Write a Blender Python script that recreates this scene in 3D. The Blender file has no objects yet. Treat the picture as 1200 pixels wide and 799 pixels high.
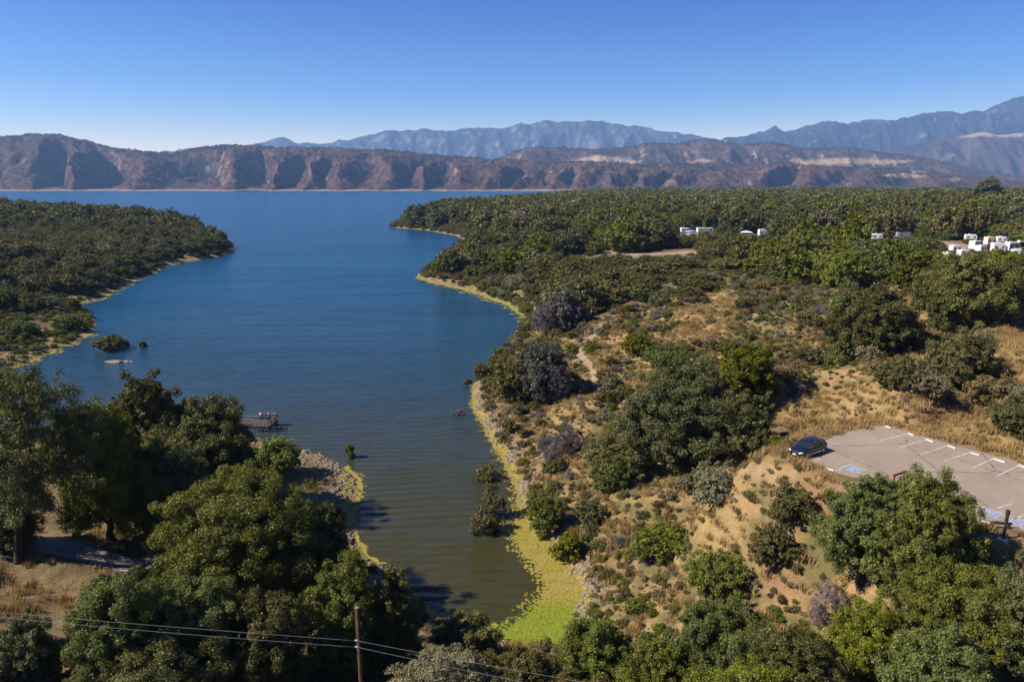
import bpy, bmesh, math, random
import numpy as np
from mathutils import Vector, Matrix
rad = math.radians
rng = np.random.default_rng(11)
random.seed(5)
scene = bpy.context.scene
COL = scene.collection

# ------------------------------------------------------------------ camera maths
CAMZ = 40.0; PITCH = rad(13.2); F = 800.0; CX, CY = 600.0, 399.5
cp, sp = math.cos(PITCH), math.sin(PITCH)
def ray(px, py):
    u = (np.asarray(px, float) - CX) / F; v = -(np.asarray(py, float) - CY) / F
    return u, v * sp + cp, v * cp - sp
def at_z(px, py, z=0.0):
    dx, dy, dz = ray(px, py); t = (z - CAMZ) / dz
    return np.array([dx * t, dy * t])
def at_y(px, py, Y):
    dx, dy, dz = ray(px, py); t = Y / dy
    return np.array([dx * t, Y + 0 * dx, CAMZ + dz * t])
def proj(x, y, z):
    dz = np.asarray(z, float) - CAMZ; x = np.asarray(x, float); y = np.asarray(y, float)
    d = y * cp - dz * sp; up = y * sp + dz * cp
    d = np.where(d < .5, .5, d)
    return CX + F * x / d, CY - F * up / d, d

# ------------------------------------------------------------------ noise
_P = np.random.default_rng(3).permutation(1024); _G = np.random.default_rng(4).uniform(0, 2 * np.pi, 1024)
def pn(x, y, seed=0):
    x = np.asarray(x, float) + seed * 17.13; y = np.asarray(y, float) + seed * 7.77
    xi = np.floor(x).astype(np.int64); yi = np.floor(y).astype(np.int64); fx = x - xi; fy = y - yi
    def g(ix, iy, dx, dy):
        h = _G[_P[(_P[ix & 1023] + iy) & 1023]]
        return np.cos(h) * dx + np.sin(h) * dy
    u = fx * fx * fx * (fx * (fx * 6 - 15) + 10); v = fy * fy * fy * (fy * (fy * 6 - 15) + 10)
    a = g(xi, yi, fx, fy); b = g(xi + 1, yi, fx - 1, fy); c = g(xi, yi + 1, fx, fy - 1); d = g(xi + 1, yi + 1, fx - 1, fy - 1)
    return (a + (b - a) * u + (c - a) * v + (a - b - c + d) * u * v) * 1.5
def fbm(x, y, o=4, seed=0):
    r = 0; a = .5
    for i in range(o):
        r = r + a * pn(x, y, seed + i * 3); x = x * 2.03; y = y * 2.03; a *= .5
    return r
def ridged(x, y, o=4, seed=0):
    r = 0; a = .5
    for i in range(o):
        r = r + a * (1 - np.abs(pn(x, y, seed + i * 5)) * 2); x = x * 2.05; y = y * 2.05; a *= .5
    return r
def sstep(a, b, x):
    t = np.clip((x - a) / (b - a), 0, 1); return t * t * (3 - 2 * t)

# ------------------------------------------------------------------ mesh helpers
def mesh_np(name, verts, quads=None, tris=None, smooth=False, fattr=None, pattr=None, mats=None, midx=None):
    me = bpy.data.meshes.new(name)
    verts = np.asarray(verts, np.float32).reshape(-1, 3)
    nq = 0 if quads is None else len(quads); nt = 0 if tris is None else len(tris)
    me.vertices.add(len(verts)); me.vertices.foreach_set('co', verts.ravel())
    loops = []; starts = []; tot = []
    if nq: loops.append(np.asarray(quads, np.int32).ravel()); tot.append(np.full(nq, 4, np.int32))
    if nt: loops.append(np.asarray(tris, np.int32).ravel()); tot.append(np.full(nt, 3, np.int32))
    if loops:
        loops = np.concatenate(loops); tot = np.concatenate(tot); starts = np.concatenate([[0], np.cumsum(tot)[:-1]]).astype(np.int32)
        me.loops.add(len(loops)); me.loops.foreach_set('vertex_index', loops)
        me.polygons.add(len(tot)); me.polygons.foreach_set('loop_start', starts); me.polygons.foreach_set('loop_total', tot)
        me.polygons.foreach_set('use_smooth', np.full(len(tot), smooth))
        if midx is not None: me.polygons.foreach_set('material_index', np.asarray(midx, np.int32))
    me.update(calc_edges=True)
    for k, v in (fattr or {}).items():
        a = me.attributes.new(k, 'FLOAT', 'FACE'); a.data.foreach_set('value', np.asarray(v, np.float32))
    for k, v in (pattr or {}).items():
        a = me.attributes.new(k, 'FLOAT', 'POINT'); a.data.foreach_set('value', np.asarray(v, np.float32))
    for m in (mats or []): me.materials.append(m)
    return me
def link(name, me, parent=None, loc=None, rotz=None):
    o = bpy.data.objects.new(name, me); COL.objects.link(o)
    if parent is not None: o.parent = parent
    if loc is not None: o.location = loc
    if rotz is not None: o.rotation_euler = (0, 0, rotz)
    return o
def tag(o, label=None, cat=None, group=None, kind=None):
    if label: o['label'] = label
    if cat: o['category'] = cat
    if group: o['group'] = group
    if kind: o['kind'] = kind
    return o
def empty(name, loc, rotz=0, label=None, cat=None, group=None):
    o = bpy.data.objects.new(name, None); COL.objects.link(o); o.location = loc; o.rotation_euler = (0, 0, rotz)
    return tag(o, label, cat, group)
def copy_tree(o, parent=None):
    c = o.copy(); COL.objects.link(c); c.parent = parent
    for ch in o.children: copy_tree(ch, c)
    return c

class MB:                     # small solid collector
    def __init__(s): s.v = []; s.f = []; s.m = []
    def add(s, vs, fs, m=0):
        b = len(s.v); s.v += [tuple(v) for v in vs]; s.f += [tuple(i + b for i in f) for f in fs]; s.m += [m] * len(fs); return s
    def box(s, c, d, m=0, rz=0, taper=1.0):
        x, y, z = d[0] / 2, d[1] / 2, d[2] / 2; ca, sa = math.cos(rz), math.sin(rz); vs = []
        for k, (i, j) in [(a, b) for a in (-1, 1) for b in ((-1, -1), (1, -1), (1, 1), (-1, 1))]:
            t = taper if k > 0 else 1; X, Y = i * x * t, j * y * t
            vs.append((c[0] + X * ca - Y * sa, c[1] + X * sa + Y * ca, c[2] + k * z))
        return s.add(vs, [(3, 2, 1, 0), (4, 5, 6, 7), (0, 1, 5, 4), (1, 2, 6, 5), (2, 3, 7, 6), (3, 0, 4, 7)], m)
    def tube(s, pts, radii, n=6, m=0, cap=True):
        pts = [Vector(p) for p in pts]; k = len(pts)
        if not hasattr(radii, '__len__'): radii = [radii] * k
        vs = []; fs = []
        ref = Vector((0, 0, 1))
        for i, p in enumerate(pts):
            t = (pts[min(i + 1, k - 1)] - pts[max(i - 1, 0)]).normalized()
            r0 = ref if abs(t.dot(ref)) < .9 else Vector((1, 0, 0))
            a = t.cross(r0).normalized(); b = t.cross(a)
            for j in range(n):
                q = 2 * math.pi * j / n; vs.append(p + (a * math.cos(q) + b * math.sin(q)) * radii[i])
        for i in range(k - 1):
            for j in range(n):
                fs.append((i * n + j, i * n + (j + 1) % n, (i + 1) * n + (j + 1) % n, (i + 1) * n + j))
        if cap: fs.append(tuple(range(n))[::-1]); fs.append(tuple((k - 1) * n + j for j in range(n)))
        return s.add(vs, fs, m)
    def cyl(s, c, r, h, axis='z', n=16, m=0):
        d = {'x': (1, 0, 0), 'y': (0, 1, 0), 'z': (0, 0, 1)}[axis]; d = Vector(d) * h / 2; c = Vector(c)
        return s.tube([c - d, c + d], r, n, m)
    def mesh(s, name, mats, smooth=False, bevel=0):
        me = bpy.data.meshes.new(name); me.from_pydata(s.v, [], s.f); me.update()
        for m in mats: me.materials.append(m)
        me.polygons.foreach_set('material_index', s.m)
        me.polygons.foreach_set('use_smooth', [smooth] * len(s.f))
        bm = bmesh.new(); bm.from_mesh(me); bmesh.ops.recalc_face_normals(bm, faces=bm.faces)
        if bevel:
            bmesh.ops.bevel(bm, geom=[e for e in bm.edges if len(e.link_faces) == 2 and e.calc_face_angle(0) > .5], offset=bevel, segments=2, affect='EDGES', profile=.5)
        bm.to_mesh(me); bm.free()
        return me
    def build(s, name, mats, parent=None, smooth=False, bevel=0):
        return link(name, s.mesh(name, mats if isinstance(mats, (list, tuple)) else [mats], smooth, bevel), parent)

# ------------------------------------------------------------------ material helpers
class NT:
    def __init__(s, name):
        s.mat = bpy.data.materials.new(name); s.mat.use_nodes = True; s.t = s.mat.node_tree; s.t.nodes.clear()
        s.out = s.t.nodes.new('ShaderNodeOutputMaterial')
    def n(s, typ, inp=None, **kw):
        n = s.t.nodes.new(typ)
        for k, v in kw.items(): setattr(n, k, v)
        for k, v in (inp or {}).items():
            if isinstance(v, bpy.types.NodeSocket): s.t.links.new(v, n.inputs[k])
            elif isinstance(v, bpy.types.Node): s.t.links.new(v.outputs[0], n.inputs[k])
            else: n.inputs[k].default_value = v
        return n
    def math(s, op, a, b=0.0, c=0.0, clamp=False):
        n = s.n('ShaderNodeMath', {0: a, 1: b, 2: c}, operation=op); n.use_clamp = clamp; return n.outputs[0]
    def ramp(s, fac, stops, interp='LINEAR'):
        n = s.n('ShaderNodeValToRGB', {0: fac}); cr = n.color_ramp; cr.interpolation = interp
        while len(cr.elements) < len(stops): cr.elements.new(.5)
        for e, (p, c) in zip(cr.elements, stops):
            e.position = p; e.color = (c, c, c, 1) if not hasattr(c, '__len__') else (*c, 1)
        return n.outputs[0]
    def mix(s, fac, a, b, mode='MIX'):
        def cc(v): return (*v, 1) if isinstance(v, tuple) and len(v) == 3 else v
        n = s.n('ShaderNodeMix', data_type='RGBA', blend_type=mode); n.clamp_result = False
        for i, v in ((0, fac), (6, cc(a)), (7, cc(b))):
            if isinstance(v, bpy.types.NodeSocket): s.t.links.new(v, n.inputs[i])
            else: n.inputs[i].default_value = v
        return n.outputs[2]
    def noise(s, vec, scale, detail=3, rough=.55, dist=0):
        return s.n('ShaderNodeTexNoise', {'Vector': vec, 'Scale': scale, 'Detail': detail, 'Roughness': rough, 'Distortion': dist}).outputs[0]
    def pos(s): return s.n('ShaderNodeNewGeometry').outputs['Position']
    def mapv(s, vec, sc=(1, 1, 1), rot=(0, 0, 0)):
        return s.n('ShaderNodeMapping', {'Vector': vec, 'Scale': sc, 'Rotation': rot}).outputs[0]
    def attr(s, name): return s.n('ShaderNodeAttribute', attribute_name=name).outputs['Fac']
    def princ(s, color, rough=.8, bump=None, bstr=.3, bdist=.1, spec=.3, metal=0., **kw):
        c = (*color, 1) if isinstance(color, tuple) and len(color) == 3 else color
        p = s.n('ShaderNodeBsdfPrincipled', {'Base Color': c, 'Roughness': rough, 'Specular IOR Level': spec, 'Metallic': metal})
        if bump is not None:
            b = s.n('ShaderNodeBump', {'Height': bump, 'Strength': bstr, 'Distance': bdist}); s.t.links.new(b.outputs[0], p.inputs['Normal'])
        s.t.links.new(p.outputs[0], s.out.inputs[0]); return p

def simple(name, color, rough=.6, spec=.4, metal=0., nscale=3., var=.25, bump=.2):
    m = NT(name); ob = m.n('ShaderNodeTexCoord').outputs['Object']
    n = m.noise(ob, nscale, 5, .6)
    col = m.mix(m.ramp(n, [(.3, 0.), (.7, 1.)]), tuple(c * (1 - var) for c in color), tuple(min(1, c * (1 + var)) for c in color))
    m.princ(col, rough, n, bump, .02, spec, metal); return m.mat

def leaf_mat(name, dark, light, trans=.25):
    m = NT(name)
    v = m.attr('var'); r = m.n('ShaderNodeObjectInfo').outputs['Random']
    col = m.mix(v, dark, light)
    hs = m.n('ShaderNodeHueSaturation', {'Hue': m.math('MULTIPLY_ADD', r, .036, .482), 'Saturation': m.math('MULTIPLY_ADD', r, -.25, 1.1),
                                         'Value': m.math('MULTIPLY_ADD', m.math('FRACT', m.math('MULTIPLY', r, 7.3)), .42, .76), 'Color': col})
    d = m.n('ShaderNodeBsdfDiffuse', {'Color': hs}); t = m.n('ShaderNodeBsdfTranslucent', {'Color': m.mix(1.0, hs.outputs[0], (1.3, 1.25, .5), 'MULTIPLY')})
    g = m.n('ShaderNodeBsdfGlossy', {'Color': (.9, .95, 1, 1), 'Roughness': .45})
    a = m.n('ShaderNodeMixShader', {0: trans, 1: d, 2: t}); b = m.n('ShaderNodeMixShader', {0: .012, 1: a, 2: g})
    m.t.links.new(b.outputs[0], m.out.inputs[0]); return m.mat

SPEC = {
 'oak':   leaf_mat('oak_leaves', (.032, .036, .010), (.175, .166, .042)),
 'green': leaf_mat('green_leaves', (.040, .050, .008), (.200, .215, .026), .28),
 'live':  leaf_mat('live_oak_leaves', (.036, .045, .009), (.185, .192, .034), .27),
 'lime':  leaf_mat('lime_leaves', (.065, .082, .008), (.20, .215, .022), .35),
 'olive': leaf_mat('olive_leaves', (.048, .045, .014), (.19, .165, .050)),
 'sage':  leaf_mat('sage_leaves', (.105, .092, .048), (.235, .200, .105), .15),
 'rust':  leaf_mat('rust_leaves', (.075, .052, .018), (.210, .140, .045), .2),
 'ash':   leaf_mat('ashen_leaves', (.048, .046, .034), (.145, .132, .105), .1),
 'weed':  leaf_mat('dry_weeds', (.12, .085, .038), (.31, .23, .10), .2),
 'dead':  leaf_mat('dead_twigs', (.085, .068, .068), (.20, .165, .165), .0),
}
BARK = simple('bark', (.045, .034, .026), .95, .1, 0, 6, .4, .6)
DEADWOOD = simple('dead_wood', (.12, .10, .095), .9, .1, 0, 6, .3, .6)

# ------------------------------------------------------------------ shoreline
def P(*pts): return [tuple(at_z(a, b)) for a, b in pts]
MAIN = ([(-700., 110.), (-260., 92.)] + P((-120, 520), (0, 513), (150, 507), (285, 512), (303, 515), (330, 520), (352, 526), (372, 533), (390, 541),
        (404, 550), (415, 561), (418, 572), (414, 590), (410, 606), (412, 625), (421, 643), (436, 657), (452, 668), (468, 682), (488, 700), (502, 712), (520, 721),
        (545, 732), (575, 742), (610, 752), (648, 752), (668, 740), (676, 718), (684, 694), (678, 678), (668, 662), (652, 640), (636, 622), (622, 606),
        (613, 592), (612, 575), (603, 555), (590, 533), (578, 512), (566, 492), (558, 476), (557, 458), (562, 440), (576, 422), (592, 406), (606, 390), (613, 379), (610, 369),
        (598, 360), (575, 350), (550, 341), (525, 335), (505, 331), (492, 327), (489, 323), (500, 316), (520, 305), (555, 292), (562, 286), (548, 281), (532, 276), (512, 272), (488, 269),
        (462, 267), (458, 265.5), (468, 262), (482, 256), (520, 250), (600, 243), (640, 238), (665, 235), (700, 232.5), (760, 233), (900, 234), (1050, 234.5), (1140, 235), (1180, 237), (1230, 238), (1500, 240))
        + [(3200., 900.), (3200., -380.), (-700., -380.)])
LEFT = ([(-1500., 330.), (-420., 185.)] + P((-120, 455), (0, 434), (29, 426), (58, 413), (89, 398), (106, 390), (115, 378), (101, 364), (81, 358.5), (104, 352), (124, 348), (150, 332), (178, 321),
        (213, 308), (253, 302), (276, 293), (268, 286), (252, 277), (205, 264), (100, 253), (0, 247), (-200, 243)) + [(-1500., 1400.)])
ISLET = P((112, 406), (122, 401), (138, 401), (147, 405), (142, 411), (124, 412))
def sdist(poly, x, y):
    x = np.asarray(x, float); y = np.asarray(y, float); d = np.full(x.shape, 1e18); ins = np.zeros(x.shape, bool); n = len(poly)
    for i in range(n):
        x1, y1 = poly[i]; x2, y2 = poly[(i + 1) % n]; ex, ey = x2 - x1, y2 - y1
        t = np.clip(((x - x1) * ex + (y - y1) * ey) / (ex * ex + ey * ey), 0, 1)
        d = np.minimum(d, (x - x1 - t * ex) ** 2 + (y - y1 - t * ey) ** 2)
        c = (y1 > y) != (y2 > y)
        with np.errstate(divide='ignore', invalid='ignore'):
            ins ^= c & (x < (x2 - x1) * (y - y1) / (y2 - y1 if y2 != y1 else 1e-9) + x1)
    d = np.sqrt(d); return np.where(ins, d, -d)
def smoothpoly(poly, px_amp=True):
    # subdivide and roughen the shoreline a little so that it is not a chain of straight pieces
    out = []; n = len(poly)
    for i in range(n):
        p0, p1, p2, p3 = [np.array(poly[(i + k - 1) % n]) for k in range(4)]
        L = np.linalg.norm(p2 - p1); m = 1 if L > 600 else (4 if L < 60 else 6)
        for k in range(m):
            t = k / m
            q = .5 * ((2 * p1) + (-p0 + p2) * t + (2 * p0 - 5 * p1 + 4 * p2 - p3) * t * t + (-p0 + 3 * p1 - 3 * p2 + p3) * t ** 3) if L < 600 else p1
            r = np.hypot(*q); am = min(r * .006, L * .09)
            out.append((q[0] + am * pn(q[0] * 3 / am / 8 if am > 0 else 0, q[1] / am / 4, 5), q[1] + am * pn(q[0] / am / 4, q[1] / am / 4, 9)))
    return out
MAIN_S, LEFT_S, ISLET_S = smoothpoly(MAIN), smoothpoly(LEFT), smoothpoly(ISLET)
def shore_d(x, y): return np.maximum(np.maximum(sdist(MAIN_S, x, y), sdist(LEFT_S, x, y)), sdist(ISLET_S, x, y))

# ------------------------------------------------------------------ terrain heights
CTRL = [(960,545,15),(1040,500,15),(1200,535,15),(1200,620,15),(1000,560,15),(1130,590,15),(1090,550,15),(1190,640,14.5),
 (1300,560,15.5),(1250,470,18),(620,335,6.5),(700,400,8),(750,450,9.5),(640,560,2.4),(700,520,6),(690,600,4.6),(800,600,10),(850,650,11.5),(870,600,13),(900,620,13.2),(820,600,11.8),(870,640,12.3),(900,560,13.6),
 (760,700,7),(950,700,12.5),(850,400,13),(1000,350,15),(1060,400,17),(1150,400,18),(1190,460,18.5),(1200,350,17),(800,340,11),(700,300,8),
 (520,318,3),(560,330,4.5),(600,310,6),(500,262,4),(600,262,6),(700,250,8),(900,250,11),(1100,245,12),(950,450,15),(1050,460,16),(870,480,13),(640,480,4.5),(600,450,2),
 (1150,290,14),(1060,280,14),(820,278,11),(1100,700,13.5),(1200,720,14.5),(850,760,10),(1000,790,13),(720,770,6),(1400,800,18),(620,420,5),(700,640,4),
 (100,650,8),(20,655,9),(0,700,10),(350,560,1.3),(390,580,1.4),(300,530,1.1),(200,600,5),(400,680,2.2),(300,690,6),(400,780,7),(100,790,11),(560,790,5.5),
 (650,765,3.2),(450,740,4),(250,560,3),(50,560,5),(0,530,1.5),(-200,600,8),(50,395,1.5),(20,300,11),(100,310,8.5),(180,285,6.5),(60,262,10),(0,340,8),(90,350,2.6),(-200,330,14),(-200,262,12),
 (230,270,5),(0,252,7),(470,264,2)]
_c = np.array(CTRL, float); _w = np.array([at_z(a, b, c) for a, b, c in CTRL]); _w = np.vstack([_w, [[0, 5], [-80, 0], [80, 0], [300, 0], [-300, 20], [0, -200], [900, 500], [1500, 1000]]])
_h = np.concatenate([_c[:, 2], [9, 12, 15, 20, 12, 14, 22, 16]])
def warpc(x, y):
    r = np.hypot(x, y) + 25; v = np.log(r) ; th = np.arctan2(x, np.maximum(y, -200) + 25)
    return th, v * 1.0
def _phi(r2): return np.sqrt(r2 + .035)
_u, _v = warpc(_w[:, 0], _w[:, 1]); _A = _phi((_u[:, None] - _u) ** 2 + (_v[:, None] - _v) ** 2)
_coef = np.linalg.solve(_A - 4e-3 * np.eye(len(_h)), _h - 8)
def rbf(x, y):
    u, v = warpc(x, y); r = np.full(u.shape, 8.)
    for i in range(len(_h)): r = r + _coef[i] * _phi((u - _u[i]) ** 2 + (v - _v[i]) ** 2)
    return np.clip(r, .7, 26)
LOTZ = 15.0
LOT = [tuple(at_z(a, b, LOTZ)) for a, b in ((1036, 498), (1064, 506), (1120, 521.5), (1180, 538), (1260, 560), (1330, 640), (1240, 634), (1190, 619), (1150, 611), (1080, 587), (1020, 566), (978, 552), (950, 541), (930, 531), (962, 516), (1000, 505))]
def lot_d(x, y): return sdist(LOT, x, y)
def TZ(x, y):
    x = np.asarray(x, float); y = np.asarray(y, float)
    d = shore_d(x, y); base = rbf(x, y); dist = np.hypot(x, y)
    base = base + np.clip(d / 12, 0, 1) * (.9 * fbm(x / 17, y / 17, 4, 2) + np.clip(dist / 400, 0, 1) * 2.2 * fbm(x / 80, y / 80, 3, 8)) * 1.0
    base = np.maximum(base, .6)
    land = base * (1 - np.exp(-np.maximum(d, 0) * (.42 + .25 * pn(x / 9, y / 9, 6)) / base)) + .12 * fbm(x / 2.2, y / 2.2, 3, 4) * np.clip(d / 3, 0, 1)
    l = lot_d(x, y); k = sstep(-13, -1.2, l) ** 1.5; k = np.where(l > -1.2, 1., k); land = land * (1 - k) + (LOTZ - .06) * k
    return np.where(d > 0, land, np.maximum(-.30 * -d, -4.5))
def grow(a0, a1, s, g, lo, hi):
    c = list(np.arange(a0, a1 + s / 2, s)); st = s
    while c[-1] < hi: st *= g; c.append(c[-1] + st)
    st = s; pre = []
    while (pre[-1] if pre else a0) > lo: st *= g; pre.append((pre[-1] if pre else a0) - st)
    return np.array(pre[::-1] + c)
XS = grow(-75, 105, .65, 1.035, -3300, 3300); YS = grow(22, 150, .65, 1.035, -360, 3000)
GXX, GYY = np.meshgrid(XS, YS); GZ = TZ(GXX, GYY); GD = shore_d(GXX, GYY)
def TG(x, y):
    x = np.clip(np.asarray(x, float), XS[0], XS[-1] - 1e-6); y = np.clip(np.asarray(y, float), YS[0], YS[-1] - 1e-6)
    i = np.clip(np.searchsorted(XS, x, 'right') - 1, 0, len(XS) - 2); j = np.clip(np.searchsorted(YS, y, 'right') - 1, 0, len(YS) - 2)
    fx = (x - XS[i]) / (XS[i + 1] - XS[i]); fy = (y - YS[j]) / (YS[j + 1] - YS[j])
    return (GZ[j, i] * (1 - fx) * (1 - fy) + GZ[j, i + 1] * fx * (1 - fy) + GZ[j + 1, i] * (1 - fx) * fy + GZ[j + 1, i + 1] * fx * fy)
def hit(px, py):
    dx, dy, dz = [float(v) for v in ray(px, py)]
    ts = np.geomspace(8, 3000, 1500); z = CAMZ + dz * ts; g = np.maximum(TG(dx * ts, dy * ts), 0)
    k = np.argmax(z < g); 
    if k == 0: k = len(ts) - 1
    a, b = ts[k - 1], ts[k]
    for _ in range(12):
        m = (a + b) / 2
        if CAMZ + dz * m < max(float(TG(dx * m, dy * m)), 0): b = m
        else: a = m
    return dx * b, dy * b, max(float(TG(dx * b, dy * b)), 0)
def polydist(pts, x, y):
    d = np.full(np.shape(x), 1e9)
    for (x1, y1), (x2, y2) in zip(pts[:-1], pts[1:]):
        ex, ey = x2 - x1, y2 - y1; t = np.clip(((x - x1) * ex + (y - y1) * ey) / (ex * ex + ey * ey + 1e-9), 0, 1)
        d = np.minimum(d, np.hypot(x - x1 - t * ex, y - y1 - t * ey))
    return d
def H2(*pts): return [hit(a, b)[:2] for a, b in pts]
TRAIL = H2((706, 378), (697, 392), (686, 405), (680, 415), (690, 427), (698, 447), (712, 462))
TRAIL2 = H2((835, 556), (870, 552), (905, 558), (930, 557))
FOOT = H2((-60, 622), (-10, 628), (28, 633), (60, 640), (95, 648), (128, 657), (160, 663), (190, 660), (225, 640))
CLEAR = [H2((655, 293), (700, 295), (760, 298), (812, 296)), H2((1040, 281), (1090, 284), (1130, 298), (1200, 300), (1260, 300)), H2((1135, 288), (1170, 290), (1230, 289)), H2((793, 274), (840, 277)), H2((868, 276), (902, 276)), H2((682, 236.5), (706, 237))]
CLEARW = [5, 7, 8, 6, 6, 16]
def clear_m(x, y):
    m = np.zeros(np.shape(x))
    for c, w in zip(CLEAR, CLEARW): m = np.maximum(m, 1 - sstep(w * .7, w * 1.15, polydist(c, x, y)))
    return m
def inpoly(poly, px, py): return sdist(poly, px, py) > 0
WOOD = [(470,256),(520,262),(575,276),(590,285),(520,305),(508,316),(548,325),(590,332),(622,345),(640,372),(662,388),(700,372),(760,362),(800,345),(838,325),(880,322),(910,328),(950,332),(1010,326),(1068,322),(1130,330),(1200,335),(1500,345),(1500,222),(660,222),(560,238)]
SCRUB = [(508,318),(560,336),(606,362),(600,395),(566,440),(565,490),(600,548),(618,600),(660,650),(705,712),(660,760),(760,799),(1010,799),(1100,799),(1100,650),(960,560),(925,535),(960,505),(1036,492),(1200,532),(1400,560),(1400,330),(1130,326),(900,322),(838,325),(700,372),(640,372),(590,332)]
GRASSY = [[(905,470),(1000,452),(1100,470),(1200,500),(1200,545),(1036,498),(930,515)], [(870,540),(930,528),(985,560),(960,600),(900,575),(850,560)], [(1040,345),(1075,335),(1090,380),(1075,420),(1030,430)], [(780,365),(850,335),(880,365),(860,395),(790,400)],
          [(1170,370),(1260,360),(1260,480),(1160,440)],[(700,395),(730,385),(740,400),(700,470),(685,440)], [(805,590),(870,585),(880,620),(860,680),(820,650)]]
px_, py_, _ = proj(GXX, GYY, GZ); vis = GYY > 15
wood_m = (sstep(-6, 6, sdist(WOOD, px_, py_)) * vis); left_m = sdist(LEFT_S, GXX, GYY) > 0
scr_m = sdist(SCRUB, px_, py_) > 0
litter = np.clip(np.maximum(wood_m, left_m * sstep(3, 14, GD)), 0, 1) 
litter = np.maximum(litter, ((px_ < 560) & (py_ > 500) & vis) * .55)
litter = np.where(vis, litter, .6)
grass_m = np.zeros(GXX.shape)
for g in GRASSY: grass_m = np.maximum(grass_m, sstep(-8, 8, sdist(g, px_, py_)))
clr = clear_m(GXX, GYY)
bare = np.maximum(1 - sstep(.5, 1.1, polydist(TRAIL, GXX, GYY) + .3 * pn(GXX, GYY)), .6 * (1 - sstep(.1, .5, polydist(TRAIL2, GXX, GYY)))); bare = np.maximum(bare, clr * .9)
litter *= (1 - clr)

# ------------------------------------------------------------------ ground material
def ground_material():
    m = NT('dry_ground'); p = m.pos(); d = m.attr('shore')
    n1 = m.noise(p, .09, 5, .6); n2 = m.noise(p, .9, 5, .65); n3 = m.noise(p, 6., 4, .7); n4 = m.noise(p, .33, 4, .6)
    straw = m.mix(m.ramp(n2, [(.3, 0.), (.7, 1.)]), (.178, .108, .043), (.30, .190, .078))
    straw = m.mix(m.ramp(n3, [(.35, 0.), (.65, .8)]), straw, (.37, .262, .118))
    straw = m.mix(m.ramp(n1, [(.48, 0.), (.60, .65)]), straw, (.21, .115, .065))
    olive = m.mix(n2, (.085, .078, .028), (.15, .125, .048))
    col = m.mix(m.math('MULTIPLY', m.ramp(n4, [(.42, 0.), (.56, .85)]), m.math('MULTIPLY_ADD', m.attr('grassy'), -.7, 1.)), straw, olive)
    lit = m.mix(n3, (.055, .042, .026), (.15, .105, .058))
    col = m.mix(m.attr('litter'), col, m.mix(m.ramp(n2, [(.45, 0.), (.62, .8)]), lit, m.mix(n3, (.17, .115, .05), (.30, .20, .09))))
    dirt = m.mix(n3, (.25, .17, .115), (.36, .26, .18))
    col = m.mix(m.math('MULTIPLY', m.attr('bare'), m.ramp(n2, [(.25, .5), (.6, 1.)])), col, dirt)
    # bank: pale stones and dried mud near the waterline
    vor = m.n('ShaderNodeTexVoronoi', {'Vector': p, 'Scale': 2.2}); 
    rock = m.mix(m.ramp(vor.outputs['Color'], [(.2, 0.), (.8, 1.)]), (.11, .08, .048), (.26, .195, .125))
    bk = m.math('MULTIPLY', m.ramp(m.math('ADD', m.math('MULTIPLY', d, .2), m.math('MULTIPLY', n2, .5)), [(.35, 1.), (.9, 0.)]), .85)
    col = m.mix(bk, col, rock)
    mud = m.ramp(m.math('MULTIPLY', d, .5), [(0., 1.), (.25, 0.)])
    col = m.mix(mud, col, (.16, .125, .05))
    bmp = m.math('ADD', m.math('MULTIPLY', n3, .5), m.math('ADD', n2, m.math('MULTIPLY', m.math('MULTIPLY', vor.outputs['Distance'], bk), 1.2)))
    m.princ(col, .95, bmp, .9, .35, .1); return m.mat
ii = np.arange(GXX.size).reshape(GXX.shape)
q = np.stack([ii[:-1, :-1], ii[:-1, 1:], ii[1:, 1:], ii[1:, :-1]], -1).reshape(-1, 4)
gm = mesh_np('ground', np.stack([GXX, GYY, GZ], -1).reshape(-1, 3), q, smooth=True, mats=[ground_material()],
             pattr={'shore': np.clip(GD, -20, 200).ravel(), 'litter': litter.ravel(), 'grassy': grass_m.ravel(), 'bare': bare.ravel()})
tag(link('ground', gm), kind='structure')

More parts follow.
